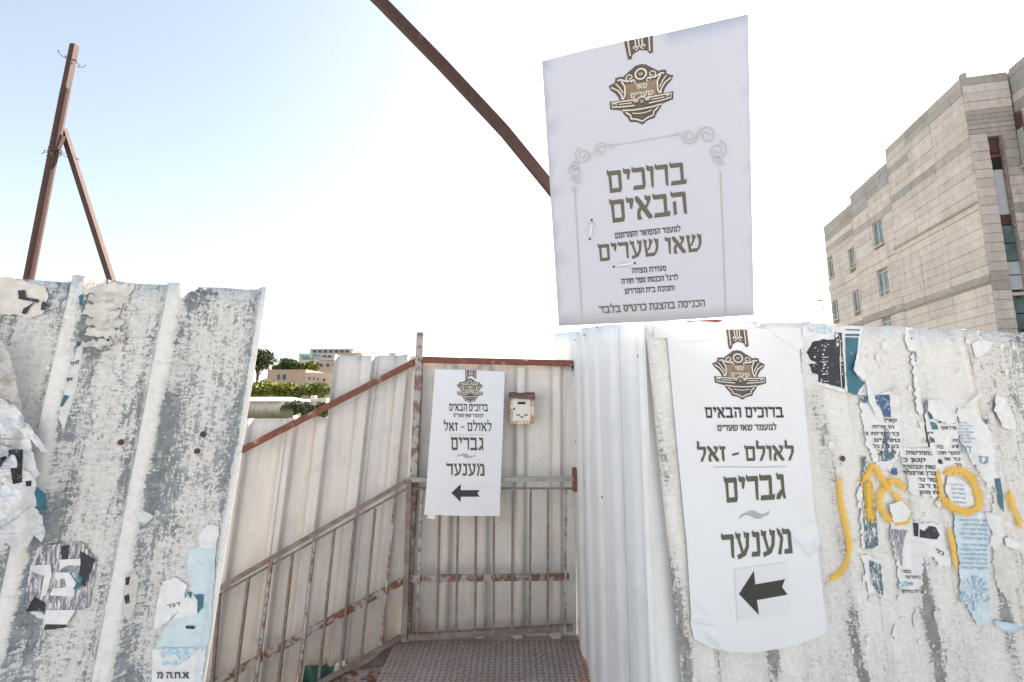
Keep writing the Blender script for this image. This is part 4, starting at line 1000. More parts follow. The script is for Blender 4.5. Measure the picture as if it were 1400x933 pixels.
pr(RF, p6, orn, M['wpale'], .0051, 'scroll_ornament', L=12)
pl_ = [(1358, 849), (1378, 851), (1397, 856), (1399, 862), (1388, 866), (1372, 862), (1362, 856)]
paper(RF, pl_, M['bluepaper'], 'curled pale blue paper end at the bottom corner of the scroll-ornament poster', .006, lift=curled(pl_, (.3, 1), .02, 6), jg=.5, seed=11)
p7 = paper(RF, [(1347, 700), (1368, 705), (1372, 735), (1364, 755), (1353, 745), (1357, 728), (1350, 715)], M['scrap'], 'white scrap beside the dark crack right of the blue text lines', .004, .004, 1, 12)
p8 = paper(RF, [(1362, 540), (1372, 543), (1378, 552), (1388, 575), (1390, 592), (1384, 588), (1372, 585), (1364, 570), (1358, 562)], M['scrap'], 'bright white hanging scrap high near the right edge of the fence', .007, .006, 1, 13)
p9 = paper(RF, [(1328, 470), (1338, 463), (1358, 468), (1352, 480), (1342, 486), (1334, 490), (1330, 478)], M['scrap'], 'white scrap near the top edge above the bright hanging one', .003, .004, 1, 14)
pl_ = [(1322, 553), (1340, 537), (1344, 540), (1332, 551), (1323, 556)]
paper(RF, pl_, M['scrap'], 'rolled sliver of white paper pointing up right above the blue outlined letters', .007, .006, .4, 15)
pl_ = [(1373, 736), (1380, 734), (1396, 745), (1400, 753), (1388, 752), (1375, 746)]
paper(RF, pl_, M['scrap'], 'rolled white scrap right of the blue text lines by the photo edge', .007, .006, .4, 16)
# middle strips
p10 = paper(RF, [(1179, 650), (1188, 655), (1200, 690), (1204, 748), (1190, 752), (1177, 748), (1176, 700), (1171, 680)], M['scrap'], 'narrow strip poster scratched dark, left of the yellow loop', .0018, seed=17)
pr(RF, p10, [[(1180, 655), (1186, 655), (1192, 660), (1198, 690), (1201, 746), (1193, 750), (1183, 750), (1180, 712), (1178, 690)]], M['wdark'], .0034, jg=.7)
pr(RF, p10, [[(1179, 625), (1184, 624), (1187, 647), (1180, 650)]], M['wdark'], .0034, jg=.5)
p11 = paper(RF, [(1177, 758), (1190, 760), (1206, 768), (1212, 818), (1196, 812), (1186, 810)], M['scrap'], 'lower scratched dark strip poster under the first one', .0018, seed=18)
pr(RF, p11, [[(1187, 764), (1196, 770), (1204, 772), (1209, 815), (1199, 810), (1190, 795)]], M['wdark'], .0034, jg=.9)
p12 = paper(RF, [(1218, 708), (1240, 704), (1250, 714), (1285, 716), (1288, 740), (1300, 765), (1297, 773), (1284, 775), (1277, 762), (1262, 762), (1262, 800), (1238, 815), (1228, 790), (1226, 765), (1216, 740)], M['scrap'], 'torn white poster with black block heading below the yellow loop', .0018, seed=19)
pr(RF, p12, [zz(1160, 680, 6.66, l) for l in ([(585, 232), (638, 235), (635, 360), (598, 355)], [(652, 290), (690, 310), (735, 260), (790, 270), (828, 345), (800, 385), (650, 365)])], M['wblack'], .0036, jg=.3)
pr(RF, p12, [zz(1160, 680, 6.66, l) for l in ([(380, 290), (540, 300), (500, 420), (490, 630), (430, 520), (390, 400)],)], M['wgrey'], .0036, jg=1)
for s_, a, b_, y in (('בסד', 1234, 1246, 784), ('בהמרצה', 1238, 1259, 791.5), ('הרב', 1240, 1248, 801), ('בית נחלם', 1233, 1262, 811)): text(RF, s_, (a, y), (b_, y), 4, M['wtext'], p12, .0051)
text(RF, 'כל', (1280, 756), (1290, 760), 5, M['wtext'], p12, .0051)
pr(RF, p12, [[(1228, 798), (1240, 795), (1240, 803), (1230, 808)]], M['wpale'], .0036, jg=.5)
p13 = paper(RF, [(1216, 690), (1232, 684), (1246, 700), (1240, 712), (1222, 716)], M['scrap'], 'oval white scrap inside the yellow loop', .005, .004, .8, 20)
p14 = paper(RF, [(1296, 650), (1312, 655), (1328, 668), (1332, 690), (1318, 698), (1300, 690), (1292, 670)], M['scrap'], 'round patch of white text paper inside the yellow ring', .0024, .002, .8, 21)
for k in range(5): text(RF, ['כל הרב', 'אשר נתן', 'תורה ', 'בית', 'השנה'][k].strip(), (1300 + k, 664 + k * 6), (1318 + k, 665 + k * 6), 2.6, M['sky_ink'], p14, .0051)
p15 = paper(RF, [(1235, 455), (1247, 458), (1252, 480), (1256, 520), (1262, 560), (1256, 575), (1248, 520), (1243, 480)], M['scrap'], 'long thin white strip hanging on the rib below the fence top', .002, seed=22)
pr(RF, p15, [zz(1180, 440, 7.775, l) for l in ([(498, 165), (545, 168), (515, 195)], [(518, 315), (565, 318), (572, 425), (550, 420), (545, 350), (520, 335)])], M['wdark'], .0036)
pl_ = [(1218, 530), (1234, 532), (1235, 537), (1222, 538)]
paper(RF, pl_, M['scrapold'], 'small buff scrap above the middle bare strip', .005, .006, .5, 23)
p16 = paper(RF, [(1357, 672), (1380, 680), (1376, 730), (1386, 760), (1392, 800), (1378, 820), (1362, 800), (1357, 760)], M['scrapold'], 'buff torn paper lying between the blue poster and the last yellow stroke', .001, seed=24)

# random small flakes of glue-paper left all over
def flakes(S, area, n_, mat, parent, seed, s0=2, s1=7):
    rnd = random.Random(seed); polys = []
    for k in range(n_):
        x = rnd.uniform(area[0], area[2]); y = rnd.uniform(area[1], area[3]); r_ = s0 + (s1 - s0) * rnd.random() ** 3
        n2 = rnd.randint(7, 12); el = rnd.uniform(.6, 2.4); sx = rnd.uniform(.5, 1.4)
        polys.append([(x + r_ * sx * math.cos(t) * rnd.uniform(.35, 1.2), y + r_ * el * math.sin(t) * rnd.uniform(.35, 1.2)) for t in [2 * math.pi * j / n2 for j in range(n2)]])
    o = drape(S, polys, mat, 'paper_flakes', parent, .0006, 30, lambda p: .0006 + .0008 * noise.noise(Vector((p[0] * .4, p[1] * .4, seed))), True)
    return kind(o, 'stuff')
flakes(RF, (1130, 460, 1400, 930), 90, M['scrap'], rf, 31, 1.2, 6)
flakes(RF, (1130, 460, 1400, 930), 40, M['scrapold'], rf, 32, 1.2, 6)
flakes(RF, (1235, 460, 1400, 760), 18, M['scrap'], rf, 35, 3, 9)
flakes(RF, (1180, 560, 1400, 850), 10, M['scrapold'], rf, 36, 3, 8)
flakes(LF, (5, 400, 300, 930), 70, M['scrap'], lf, 33, .8, 3.5)
flakes(LF, (5, 400, 330, 930), 60, M['scrapold'], lf, 34, .8, 4)

# ---- left fence papers
GL = 'torn papers on the left fence'
q1 = paper(LF, [(-20, 378), (10, 379), (62, 392), (66, 405), (58, 430), (40, 436), (20, 430), (-20, 432)], M['scrapold'], 'off-white torn poster piece with a thick black letter, top corner of left fence', .001, .002, 1, 41, group=GL)
pr(LF, q1, [zz(0, 360, 3.11, l) for l in ([(76, 115), (105, 115), (110, 145), (165, 155), (160, 170), (110, 158), (78, 152)], [(150, 165), (128, 185), (112, 215), (92, 215), (98, 195), (130, 175)], [(180, 160), (198, 170), (192, 198), (172, 200)])], M['wblack'], .0045, jg=.3)
for i, (x, y, w_, h_) in enumerate(((118, 388, 66, 24), (122, 402, 60, 22), (116, 418, 52, 22), (120, 434, 50, 18), (118, 450, 52, 14), (114, 466, 40, 12))):
    pl_ = [(x, y), (x + w_ * .6, y - 3), (x + w_, y + 3), (x + w_ * .9, y + h_ * .6), (x + w_ * .5, y + h_), (x + w_ * .2, y + h_ * .7), (x - 4, y + h_ * .5)]
    paper(LF, pl_, M['scrapgrey'] if i % 2 else M['scrapold'], None, .0015 + .0008 * i, lift=curled(pl_, (.2, 1), .008, i, 7), jg=3.2, seed=50 + i)
    o = C.objects[-1]
    tag(o, ['widest peeling flap at the top of the second rib, left fence', 'second peeling flap down on the left fence beside the second rib', 'third peeling flap with ragged lower lip on the left fence', 'fourth peeling flap, narrower and buff, on the left fence', 'fifth thin curling flap on the left fence, above the last one', 'lowest thin curl of the peeling stack on the left fence'][i], 'torn paper', 'stack of peeling flaps on the left fence')
q3 = paper(LF, [(107, 470), (114, 468), (110, 500), (104, 530), (96, 560), (86, 590), (80, 570), (90, 530), (98, 500)], M['scrap'], 'narrow white strip with teal marks down the rib of the left fence', .001, .001, .8, 61, group=GL)
pr(LF, q3, [zz(0, 360, 3.11, l) for l in ([(285, 487), (312, 487), (305, 500), (282, 502)], [(272, 560), (295, 565), (265, 612), (256, 608)], [(328, 335), (350, 335), (345, 348), (325, 360)], [(338, 140), (355, 130), (350, 190), (340, 175)])], M['wteal'], .003)
text(LF, 'פל', (97, 502), (108, 497), 5, M['wtext'], q3, .0035)
# draped, crumpled wad at the left edge
def wad(u0):
    def f(p):
        k = 1 - min(1, max(0, (p[0] - u0) / 95))
        return .02 + .055 * k + .018 * noise.noise(Vector((p[0] * .05, p[1] * .04, 3))) + .010 * abs(noise.noise(Vector((p[0] * .16, p[1] * .12, 8))))
    return f
ws = [([(-60, 440), (0, 462), (12, 480), (22, 520), (30, 560), (33, 572), (10, 580), (-60, 560)], 'smooth hanging top fold of the big crumpled paper, left edge'),
      ([(-60, 552), (2, 545), (22, 556), (36, 574), (66, 618), (56, 618), (42, 600), (50, 640), (55, 648), (40, 660), (24, 640), (2, 612), (-60, 600)], 'crumpled middle fold with a pointed tip sticking out, left edge'),
      ([(-60, 595), (0, 608), (18, 615), (32, 640), (48, 655), (52, 678), (46, 700), (38, 712), (20, 722), (-60, 725)], 'crumpled sheet with large black lettering at the left photo edge'),
      ([(-60, 712), (0, 722), (26, 708), (44, 690), (58, 706), (62, 730), (56, 742), (46, 732), (38, 748), (22, 752), (8, 742), (0, 752), (-60, 752)], 'ragged lower end of the big crumpled paper, left edge')]
for i, (pl_, lb) in enumerate(ws):
    o = drape(LF, [jag(pl_, 1.5, 5, 70 + i)], M['scrapgrey'] if i < 1 else M['scrap'], 'crumpled_poster', None, .004 + .004 * i, 4, wad(-40 + 5 * i), True)
    tag(o, lb, 'torn paper', 'crumpled sheets hanging at the left edge')
    if i == 2:
        wl_ = wad(-40 + 5 * i); 
        drape(LF, [zz(0, 360, 3.11, l) for l in ([(36, 795), (70, 790), (102, 792), (98, 880), (88, 920), (70, 930), (78, 850), (70, 812), (36, 820)], [(0, 825), (28, 820), (22, 860), (0, 870)], [(52, 880), (80, 885), (98, 930), (60, 940)])], M['wblack'], 'printed_patch', o, .0135, 5, wl_)
        drape(LF, [zz(0, 640, 3.185, l) for l in ([(50, 0), (100, 0), (100, 50), (60, 55)], [(110, 58), (138, 55), (136, 80), (115, 80)])], M['wblack'], 'printed_patch', o, .0135, 5, wl_)
        text(LF, 'חסידי ש', (0, 694), (30, 699), 5, M['wtext'], o, .022)
        drape(LF, [zz(0, 640, 3.185, l) for l in ([(160, 80), (200, 115), (205, 180), (130, 195), (135, 180), (165, 165), (150, 110)],)], M['wteal'], 'printed_patch', o, .0135, 5, wl_)
# black and grey lettered patch
q5 = paper(LF, [(38, 790), (36, 825), (42, 838), (60, 848), (58, 860), (92, 862), (100, 840), (112, 828), (128, 800), (130, 768), (112, 750), (108, 741), (80, 745), (52, 750), (44, 770)], M['scrap'], 'streaked black and grey poster remnant with big cut-out letters, lower left', .002, .002, 1.5, 81, group=GL)
pr(LF, q5, [zz(0, 640, 3.185, l) for l in ([(180, 340), (350, 320), (420, 400), (385, 610), (330, 620), (290, 695), (185, 710), (200, 640), (130, 620), (108, 580), (140, 460)],)], M['wgrey'], .0042, jg=1)
pr(LF, q5, [zz(0, 640, 3.185, l) for l in ([(150, 560), (200, 590), (195, 625), (110, 625)], [(200, 680), (290, 678), (292, 695), (190, 705)], [(350, 360), (415, 400), (370, 520), (340, 500)], [(265, 340), (300, 335), (295, 400), (268, 400)])], M['wblack'], .0048, jg=.8)
pr(LF, q5, [zz(0, 640, 3.185, l) for l in ([(130, 425), (220, 420), (225, 470), (200, 555), (178, 560), (192, 470), (130, 450)], [(255, 400), (350, 395), (350, 425), (290, 425), (262, 445)], [(240, 455), (300, 455), (330, 500), (320, 560), (215, 555), (230, 525), (290, 520), (280, 480), (240, 490)], [(200, 620), (330, 618), (290, 682), (190, 680)])], M['scrap'], .0060)
pr(LF, q5, [zz(0, 640, 3.185, l) for l in ([(340, 460), (360, 480), (350, 520), (315, 530), (335, 500)],)], M['wteal'], .0064)
# blue sheet on the right pan
q6 = paper(LF, [(290, 716), (300, 722), (296, 745), (295, 790), (290, 850), (276, 940), (240, 950), (205, 950), (210, 890), (225, 860), (250, 830), (262, 800), (255, 780), (258, 752), (272, 745), (274, 726)], M['bluepaper'], 'pale blue torn sheet on the right pan of the left fence', .0015, .0015, 1, 91, group=GL)
pr(LF, q6, [zz(180, 640, 3.186, l) for l in ([(290, 300), (330, 245), (380, 250), (385, 290), (365, 350), (300, 350)], [(90, 790), (330, 780), (300, 960), (90, 960)], [(240, 560), (290, 550), (285, 640), (180, 660)])], M['scrap'], .0030, jg=1)
pr(LF, q6, [zz(180, 640, 3.186, l) for l in ([(240, 540), (262, 540), (258, 570)], [(270, 552), (312, 552), (308, 610), (285, 635), (288, 580)])], M['wteal'], .0042, jg=.4)
pr(LF, q6, [zz(180, 640, 3.186, l) for l in ([(130, 785), (290, 785), (250, 830), (200, 860), (130, 860)],)], M['wpale'], .0042, jg=.4)
text(LF, 'א.ח.ה מ', (214, 928), (258, 928), 8.5, M['wtext'], q6, .0055)
pr(LF, q6, [zz(180, 640, 3.186, l) for l in ([(235, 688), (275, 690), (272, 702), (236, 700)],)], M['wblack'], .0045, jg=.4)
q7 = paper(LF, [(186, 700), (196, 698), (210, 706), (200, 716), (190, 714)], M['scrap'], 'small bright scrap on the third rib of the left fence', .004, .004, .6, 95, group=GL)
q8 = paper(LF, [(222, 795), (240, 790), (256, 800), (250, 830), (228, 850), (210, 865), (214, 830)], M['scrap'], 'white scrap with black specks left of the pale blue sheet', .0015, .003, 1.2, 96, group=GL)
text(LF, 'דבר', (228, 832), (246, 828), 4.5, M['wtext'], q8, .004)
q9 = paper(LF, [(172, 785), (184, 782), (190, 790), (184, 830), (176, 850), (168, 840)], M['scrapold'], 'buff strip with black letter marks on the third rib', .0015, .002, 1, 97, group=GL)
pr(LF, q9, [[(172, 790), (178, 788), (176, 800), (172, 800)], [(170, 815), (176, 812), (178, 824), (172, 826)]], M['wblack'], .004, jg=.5)

# ---- graffiti
gr = []
def stroke(pts, w_):
    P2 = []
    for i in range(len(pts) - 1):
        p0 = pts[max(0, i - 1)]; p1_, p2_ = pts[i], pts[i + 1]; p3_ = pts[min(len(pts) - 1, i + 2)]
        for k in range(6):
            t = k / 6
            P2.append(tuple(.5 * ((2 * p1_[j]) + (-p0[j] + p2_[j]) * t + (2 * p0[j] - 5 * p1_[j] + 4 * p2_[j] - p3_[j]) * t * t + (-p0[j] + 3 * p1_[j] - 3 * p2_[j] + p3_[j]) * t ** 3) for j in (0, 1)))
    P2.append(pts[-1]); gr.append((P2, w_))
stroke([(1147, 650), (1150, 690), (1159, 730), (1161, 755), (1151, 780), (1132, 796)], 11)
stroke([(1186, 656), (1188, 680), (1190, 716)], 19)
stroke([(1176, 662), (1188, 648), (1194, 638), (1206, 655), (1218, 672)], 13)
stroke([(1240, 672), (1224, 657), (1209, 668), (1203, 684), (1210, 704), (1222, 714)], 12)
stroke([(1218, 670), (1234, 690), (1240, 712), (1224, 716)], 10)
stroke([(1283, 642), (1284, 662), (1288, 688)], 12)
stroke([(1292, 650), (1305, 643), (1324, 650), (1336, 672), (1338, 692), (1322, 700), (1302, 694), (1290, 680)], 15)
stroke([(1296, 722), (1303, 745), (1307, 782)], 10)
stroke([(1377, 670), (1386, 695), (1396, 724)], 14)
gt = thing('graffiti', 'yellow spray-painted letters scrawled over the torn posters', 'graffiti')
for P2, w_ in gr:
    V_, F_, U_ = [], [], []
    n_ = len(P2)
    for i, p in enumerate(P2):
        a = P2[max(i - 1, 0)]; b_ = P2[min(i + 1, n_ - 1)]; dd = math.hypot(b_[0] - a[0], b_[1] - a[1]) + 1e-6
        nx_, ny_ = -(b_[1] - a[1]) / dd, (b_[0] - a[0]) / dd
        for j in range(5):
            k = (j / 4 - .5) * w_ * 1.18
            V_.append(RF.at(p[0] + nx_ * k, p[1] + ny_ * k, .0060))
            e = min(1, i / 2, (n_ - 1 - i) / 2); U_.append((.5 + (j / 4 - .5) * 1 if e > .6 else (0.02 if j < 2 else .98), i * .1))
        if i:
            for j in range(4): q_ = (i - 1) * 5 + j; F_.append((q_, q_ + 1, q_ + 6, q_ + 5))
    mk('paint_stroke', V_, F_, M['spray'], gt, True, U_)

# ================================================================== UNFINISHED BUILDING ON THE RIGHT
bd = thing('concrete_building', 'unfinished raw concrete apartment building with stepped roofline behind the right fence', 'building')
d1 = Vector((math.sin(R(13)), math.cos(R(13)), 0)); n1 = Vector((-d1.y, d1.x, 0))       # long face runs away along d1, faces left
YC = 20.7; C0 = at_y(1342, 300, YC); C0.z = 0
BF = Surf(C0 + Vector((0, 0, EYE.z)), n1)
# U of this surface points back towards us (z x n)
def bt_(px, py): u, v = BF.uv(px, py); return (-u if BF.U.dot(d1) < 0 else u), v + EYE.z
zr = bt_(1317.3, 102.9)[1]; zm = bt_(1164, 266)[1]; zl = bt_(1127, 310)[1]
sA = bt_(1211, 215)[0]; sB = bt_(1163, 280)[0]; sC = bt_(1129, 340)[0]
zBm = bt_(1327, 199.5)[1]; zCm = bt_(1339, 277)[1]; zDm = bt_(1348, 384)[1]
H1 = .46
cube = bpy.data.meshes.new('course'); 
cb = MB(); cb.box((0, 0, 0), (1, 1, 1))
def mesh_of(mb, name, mat):
    me = bpy.data.meshes.new(name); me.from_pydata([tuple(v) for v in mb.v], [], mb.f); me.materials.append(mat)
    bm = bmesh.new(); bm.from_mesh(me); bmesh.ops.bevel(bm, geom=bm.edges[:], offset=.013, segments=1, affect='EDGES'); bm.to_mesh(me); bm.free(); return me
BM = {k: mesh_of(cb, 'concrete_course', M[k]) for k in ('block', 'blockd', 'blockg')}
from mathutils import Matrix
def course(P, A_, B_, H_, which, parent):
    o = bpy.data.objects.new('concrete_course', BM[which]); C.objects.link(o); o.parent = parent
    mt = Matrix((A_, B_, H_)).transposed().to_4x4(); mt.translation = P; o.matrix_world = mt
    return o
wins = []
for (x0, y0, x1, y1) in ((1194, 302, 1208, 336), (1161, 338, 1169, 367), (1133, 354, 1140, 380), (1201, 370, 1216, 405), (1167, 398, 1176, 426), (1139, 410, 1147, 437), (1208, 438, 1221, 470)):
    a = bt_(x0, (y0 + y1) / 2); b_ = bt_(x1, (y0 + y1) / 2)
    zt = bt_((x0 + x1) / 2, y0)[1]; zb = bt_((x0 + x1) / 2, y1)[1]
    wins.append((min(a[0], b_[0]), max(a[0], b_[0]), zb, zt))
wall = MB()
def core(s0, s1, z1_): wall.obox(C0 + d1 * s0 - n1 * .14 + Vector((0, 0, -4)), d1 * (s1 - s0), -n1 * 8, Vector((0, 0, z1_ + 4)))
core(.62, sA, zr - .02); core(sA + .01, sB, zm - .02); core(sB + .01, sC - .02, zl - .02)
wallo = wall.build('wall', M['blockd'], bd)
rnd = random.Random(11)
def clear(s0, s1, z0, z1_):
    """cut the course around window openings: return pieces"""
    segs = [(s0, s1)]
    for a, b_, c, e in wins:
        if z1_ > c + .05 and z0 < e - .05:
            ns = []
            for x, y in segs:
                if b_ <= x or a >= y: ns.append((x, y)); continue
                if a - x > .06: ns.append((x, a))
                if y - b_ > .06: ns.append((b_, y))
            segs = ns
    return segs
def face(s0, s1, z0, z1_, joints):
    z = z1_; k = 0
    while z > z0:
        band = any(abs(z - H1 * .5 - q_) < .24 for q_ in (zBm, zDm)) ; led = abs(z - H1 * .5 - zCm) < .24
        h_ = H1 - .017; js = [s0] + [j for j in joints if s0 < j < s1] + [s1]
        for a, b_ in zip(js, js[1:]):
            for x, y in clear(a, b_, z - h_, z):
                pr_ = .02 + rnd.uniform(0, .025) + (.05 if led else 0)
                wh = 'blockd' if (band or z > z1_ - H1 * .9 and rnd.random() < .6) else 'block'
                if z > zBm and rnd.random() < .12: wh = 'blockg'
                if s0 > sA - .1 and z > z1_ - 2.2 * H1: wh = 'blockg' if rnd.random() < .7 else 'blockd'
                course(C0 + d1 * (x + .007) + Vector((0, 0, z - h_)) - n1 * .16, d1 * (y - x - .014), n1 * (.16 + pr_), Vector((0, 0, h_)), wh, bd)
        z -= H1; k += 1
face(.0, sA - .02, 2.2, zr, [2.5, 4.6]); face(sA, sB - .02, 2.6, zm, [sA + .9, sA + 2.6]); face(sB, sC, 2.6, zl, [sB + 1.8])
q = MB(); q.obox(C0 + Vector((0, 0, zCm - .03)) + n1 * .02, d1 * (sA + .1), n1 * .16, Vector((0, 0, .09))); q.build('ledge', M['blockd'], bd)
q = MB(); q.obox(C0 + Vector((0, 0, zDm - .12)) + n1 * .02, d1 * (sC), n1 * .09, Vector((0, 0, .16))); q.build('ledge', M['blockd'], bd)
m, n, b = nmat('greenish_window_glass'); b.inputs['Base Color'].default_value = (.10, .16, .17, 1); b.inputs['Roughness'].default_value = .08
n.links.new(ramp(n, nz(n, coord(n), 1.5), [(.3, (.06, .10, .11)), (.7, (.20, .27, .28))]), b.inputs['Base Color']); M['glass'] = m
M['frame'] = plain('grey_white_window_frame', (.55, .55, .55), .5, .1, 5)
M['metalwhite'] = plain('pale_grey_cladding_panel', (.55, .58, .63), .5, .05, 2)
M['brown'] = plain('brown_roller_panel', (.10, .045, .045), .6, .2, 4)
for i, (a, b_, c, e) in enumerate(wins):
    q = MB(); w_ = b_ - a
    O_ = C0 + d1 * a + Vector((0, 0, c)) - n1 * .10
    for pa, pb, pc in ((0, .05, 0), (w_ - .05, .05, 0), (w_ * .5 - .03, .06, 0)): q.obox(O_ + d1 * pa, d1 * pb, n1 * .05, Vector((0, 0, e - c)))
    q.obox(O_ + d1 * .051, d1 * (w_ - .102), n1 * .045, Vector((0, 0, .06))); q.obox(O_ + d1 * .051 + Vector((0, 0, e - c - .06)), d1 * (w_ - .102), n1 * .045, Vector((0, 0, .058)))
    if i % 2: q.obox(O_ + d1 * .051 + Vector((0, 0, .3)), d1 * (w_ - .102), n1 * .045, Vector((0, 0, .05)))
    wo_ = q.build('window', M['frame'], bd)
    q = MB(); q.obox(O_ + d1 * .04 + n1 * .005, d1 * (w_ - .08), n1 * .01, Vector((0, 0, e - c))); q.build('pane', M['glass'], wo_)
    q = MB(); q.obox(O_ - d1 * .06 + n1 * .06 + Vector((0, 0, -.08)), d1 * (w_ + .12), n1 * .16, Vector((0, 0, .07))); q.build('sill', M['block'], wo_)
# street facade, right of the near corner
d2 = -n1; n2 = -d1
FF = Surf(C0 + Vector((0, 0, EYE.z)), n2)
def f_(px, py):
    u, v = FF.uv(px, py); return u, v + EYE.z
fu = [f_(1355, 250)[0], f_(1361, 250)[0], f_(1380, 300)[0]]
fz1 = f_(1358, 186)[1]
u_strip0 = f_(1350, 190)[0]; u_strip1 = f_(1371, 190)[0]; u_end = f_(1376, 100)[0]
def fcourse(u0, u1, zb, h_, wh, back=0):
    pr_ = rnd.uniform(0, .03)
    course(C0 + d2 * (u0 + .012) + Vector((0, 0, zb)) + d1 * (.0 + back), d2 * (u1 - u0 - .024), d1 * .2 - d1 * 0 if False else n2 * (pr_ + .02), Vector((0, 0, h_)), wh, bd)
core2 = MB(); core2.obox(C0 + d2 * .02 + d1 * .0 + Vector((0, 0, -4)), d2 * (u_strip0 - .03), d1 * .5, Vector((0, 0, zr + 3.95)))
core2.obox(C0 + d2 * (u_strip0 - .01) + Vector((0, 0, fz1)), d2 * (u_end - u_strip0), d1 * .5, Vector((0, 0, zr - .06 - fz1)))
core2.obox(C0 + d2 * u_strip1 + Vector((0, 0, -4)), d2 * (u_end - u_strip1 + .3), d1 * .5, Vector((0, 0, fz1 + 3.99)))
core2.build('wall', M['blockd'], bd)
z = zr
while z > 1.5:
    thin = zr - 1.6 > z > zr - 3.0
    h_ = .22 if thin else H1 - .03
    darker = thin or zr - .3 < z
    if z - h_ > fz1: fcourse(0, u_end, z - h_, h_, 'blockd' if darker or rnd.random() < .25 else 'block')
    else:
        fcourse(0, u_strip0, z - h_, h_, 'block' if z > zCm else ('blockd' if abs(z - zDm) < .4 else 'block'))
        fcourse(u_strip1, u_end, z - h_, h_, 'blockd' if rnd.random() < .4 else 'block')
    z -= h_ + .03
# recessed stair strip with alternating panels
yp = [(186, 206, 'brown'), (207, 212, 'rust'), (212, 229, 'dark'), (229, 292, 'metalwhite'), (292, 306, 'brown'), (307, 331, 'pane'), (332, 356, 'pane'), (357, 375, 'metalwhite'), (376, 396, 'metalwhite'), (399, 404, 'block'), (408, 428, 'pane'), (429, 450, 'pane')]
for y0, y1, k in yp:
    za = f_(1370, y0)[1]; zb = f_(1370, y1)[1]
    q = MB(); q.obox(C0 + d2 * (u_strip0 + .01) + d1 * .18 + Vector((0, 0, zb)), d2 * (u_strip1 - u_strip0 - .02), d1 * .06, Vector((0, 0, za - zb - .02)))
    nm = {'brown': 'shutter_box', 'rust': 'lintel', 'dark': 'opening', 'metalwhite': 'cladding_panel', 'pane': 'window', 'block': 'spandrel'}[k]
    q.build(nm, M['glass'] if k == 'pane' else M[k], bd)
q = MB(); q.obox(C0 + d2 * (u_strip1 - .09) + d1 * .02 + Vector((0, 0, f_(1384, 310)[1])), d2 * .07, d1 * .12, Vector((0, 0, fz1 - f_(1384, 310)[1]))); q.build('frame_side', M['rustplate'], bd)
# wing that steps forward on the right
W_ = C0 + d2 * u_end
q = MB(); q.obox(W_ + d2 * .1 - d1 * 6 + Vector((0, 0, -4)), d2 * 6, d1 * 6.5, Vector((0, 0, zr + 4.0))); q.build('wall', M['blockd'], bd)
z = zr + .1
SW = Surf(W_ + Vector((0, 0, EYE.z)), n1)
while z > 1.5:
    h_ = H1 - .03; x = -6.0
    for a, b_ in ((-6, -3.5), (-3.5, -1.4), (-1.4, 0)):
        if b_ > -2.9 and a < -.3 and f_(1390, 215)[1] + .4 > z > f_(1390, 215)[1] - 1.6 and a < -1: pass
        course(W_ + d1 * (a + .012) + d2 * .1 + Vector((0, 0, z - h_)), d1 * (b_ - a - .024), -d2 * (.02 + rnd.uniform(0, .03)), Vector((0, 0, h_)), 'blockg' if z > zr - 1.2 else ('blockd' if rnd.random() < .4 else 'block'), bd)
    z -= H1
def wwin(px0, px1, py0, py1, kind_):
    ua, va = SW.uv(px0, py0); ub, vb_ = SW.uv(px1, py1); 
    P = lambda u, v, o_: SW.O + SW.U * u + SW.V * v + SW.N * o_
    q = MB(); u0, u1 = min(ua, ub), max(ua, ub); v0, v1 = min(va, vb_), max(va, vb_)
    q.obox(P(u0, v0, .0), SW.U * (u1 - u0), SW.V * (v1 - v0), SW.N * .04); o = q.build('window' if kind_ == 'glass' else 'shutter_box', M[kind_], bd)
    if kind_ == 'glass':
        q = MB()
        for k in range(6): q.obox(P(u0 + (u1 - u0) * k / 5 - .012, v0, .05), SW.U * .024, SW.V * (v1 - v0), SW.N * .02)
        q.build('bars', M['frame'], o)
        q = MB(); q.obox(P(u0 - .05, v0 - .1, .0), SW.U * (u1 - u0 + .1), SW.V * .09, SW.N * .15); q.build('sill', M['block'], o)
wwin(1383, 1400, 160, 178, 'brown'); wwin(1393, 1408, 178, 222, 'glass'); wwin(1386, 1400, 420, 445, 'glass')
# rebar and stub on the roof
q = MB()
for s_, h_ in ((.1, .45), (.3, .5), (3.2, .7), (4.3, .25)):
    P = C0 + d1 * s_ + Vector((0, 0, zr)); q.path([P, P + Vector((rnd.uniform(-.1, .1), 0, h_))], .02, 4)
for u in (1.0, 1.9, 2.3): P = C0 + d2 * u + Vector((0, 0, zr)); q.path([P, P + Vector((.03, 0, .6))], .014, 4)
q.build('rebar', M['wire'], bd)
q = MB(); q.obox(C0 + d1 * .02 - n1 * .3 + Vector((0, 0, zr)), d1 * .2, n1 * .2, Vector((0, 0, .28))); q.build('roof_stub', M['blockd'], bd)
# lamp arm on the far corner
la = thing('wall_lamp', 'small yellowish lamps on a thin arm at the far corner of the concrete building', 'lamp')
P = C0 + d1 * (sC - .1) + n1 * .05; zz_ = bt_(1137, 411)[1]
q = MB(); q.path([P + Vector((0, 0, zz_)), P + n1 * .5 + Vector((0, 0, zz_ + .03)), P + n1 * 1.1 + Vector((0, 0, zz_ + .12))], .02, 5); q.build('arm', M['frame'], la)
M['yellow'] = plain('yellowish_lamp_housing', (.75, .55, .25), .5, .1, 5)
q = MB(); q.obox(P + n1 * .55 + Vector((0, 0, zz_ - .02)), n1 * .4, d1 * .2, Vector((0, 0, .12))); q.build('lamp_head', M['yellow'], la)
q = MB(); q.dome(P + n1 * .55 + Vector((0, 0, zz_ - .55)), n1, .09, .1); q.build('lamp_head', M['yellow'], la)

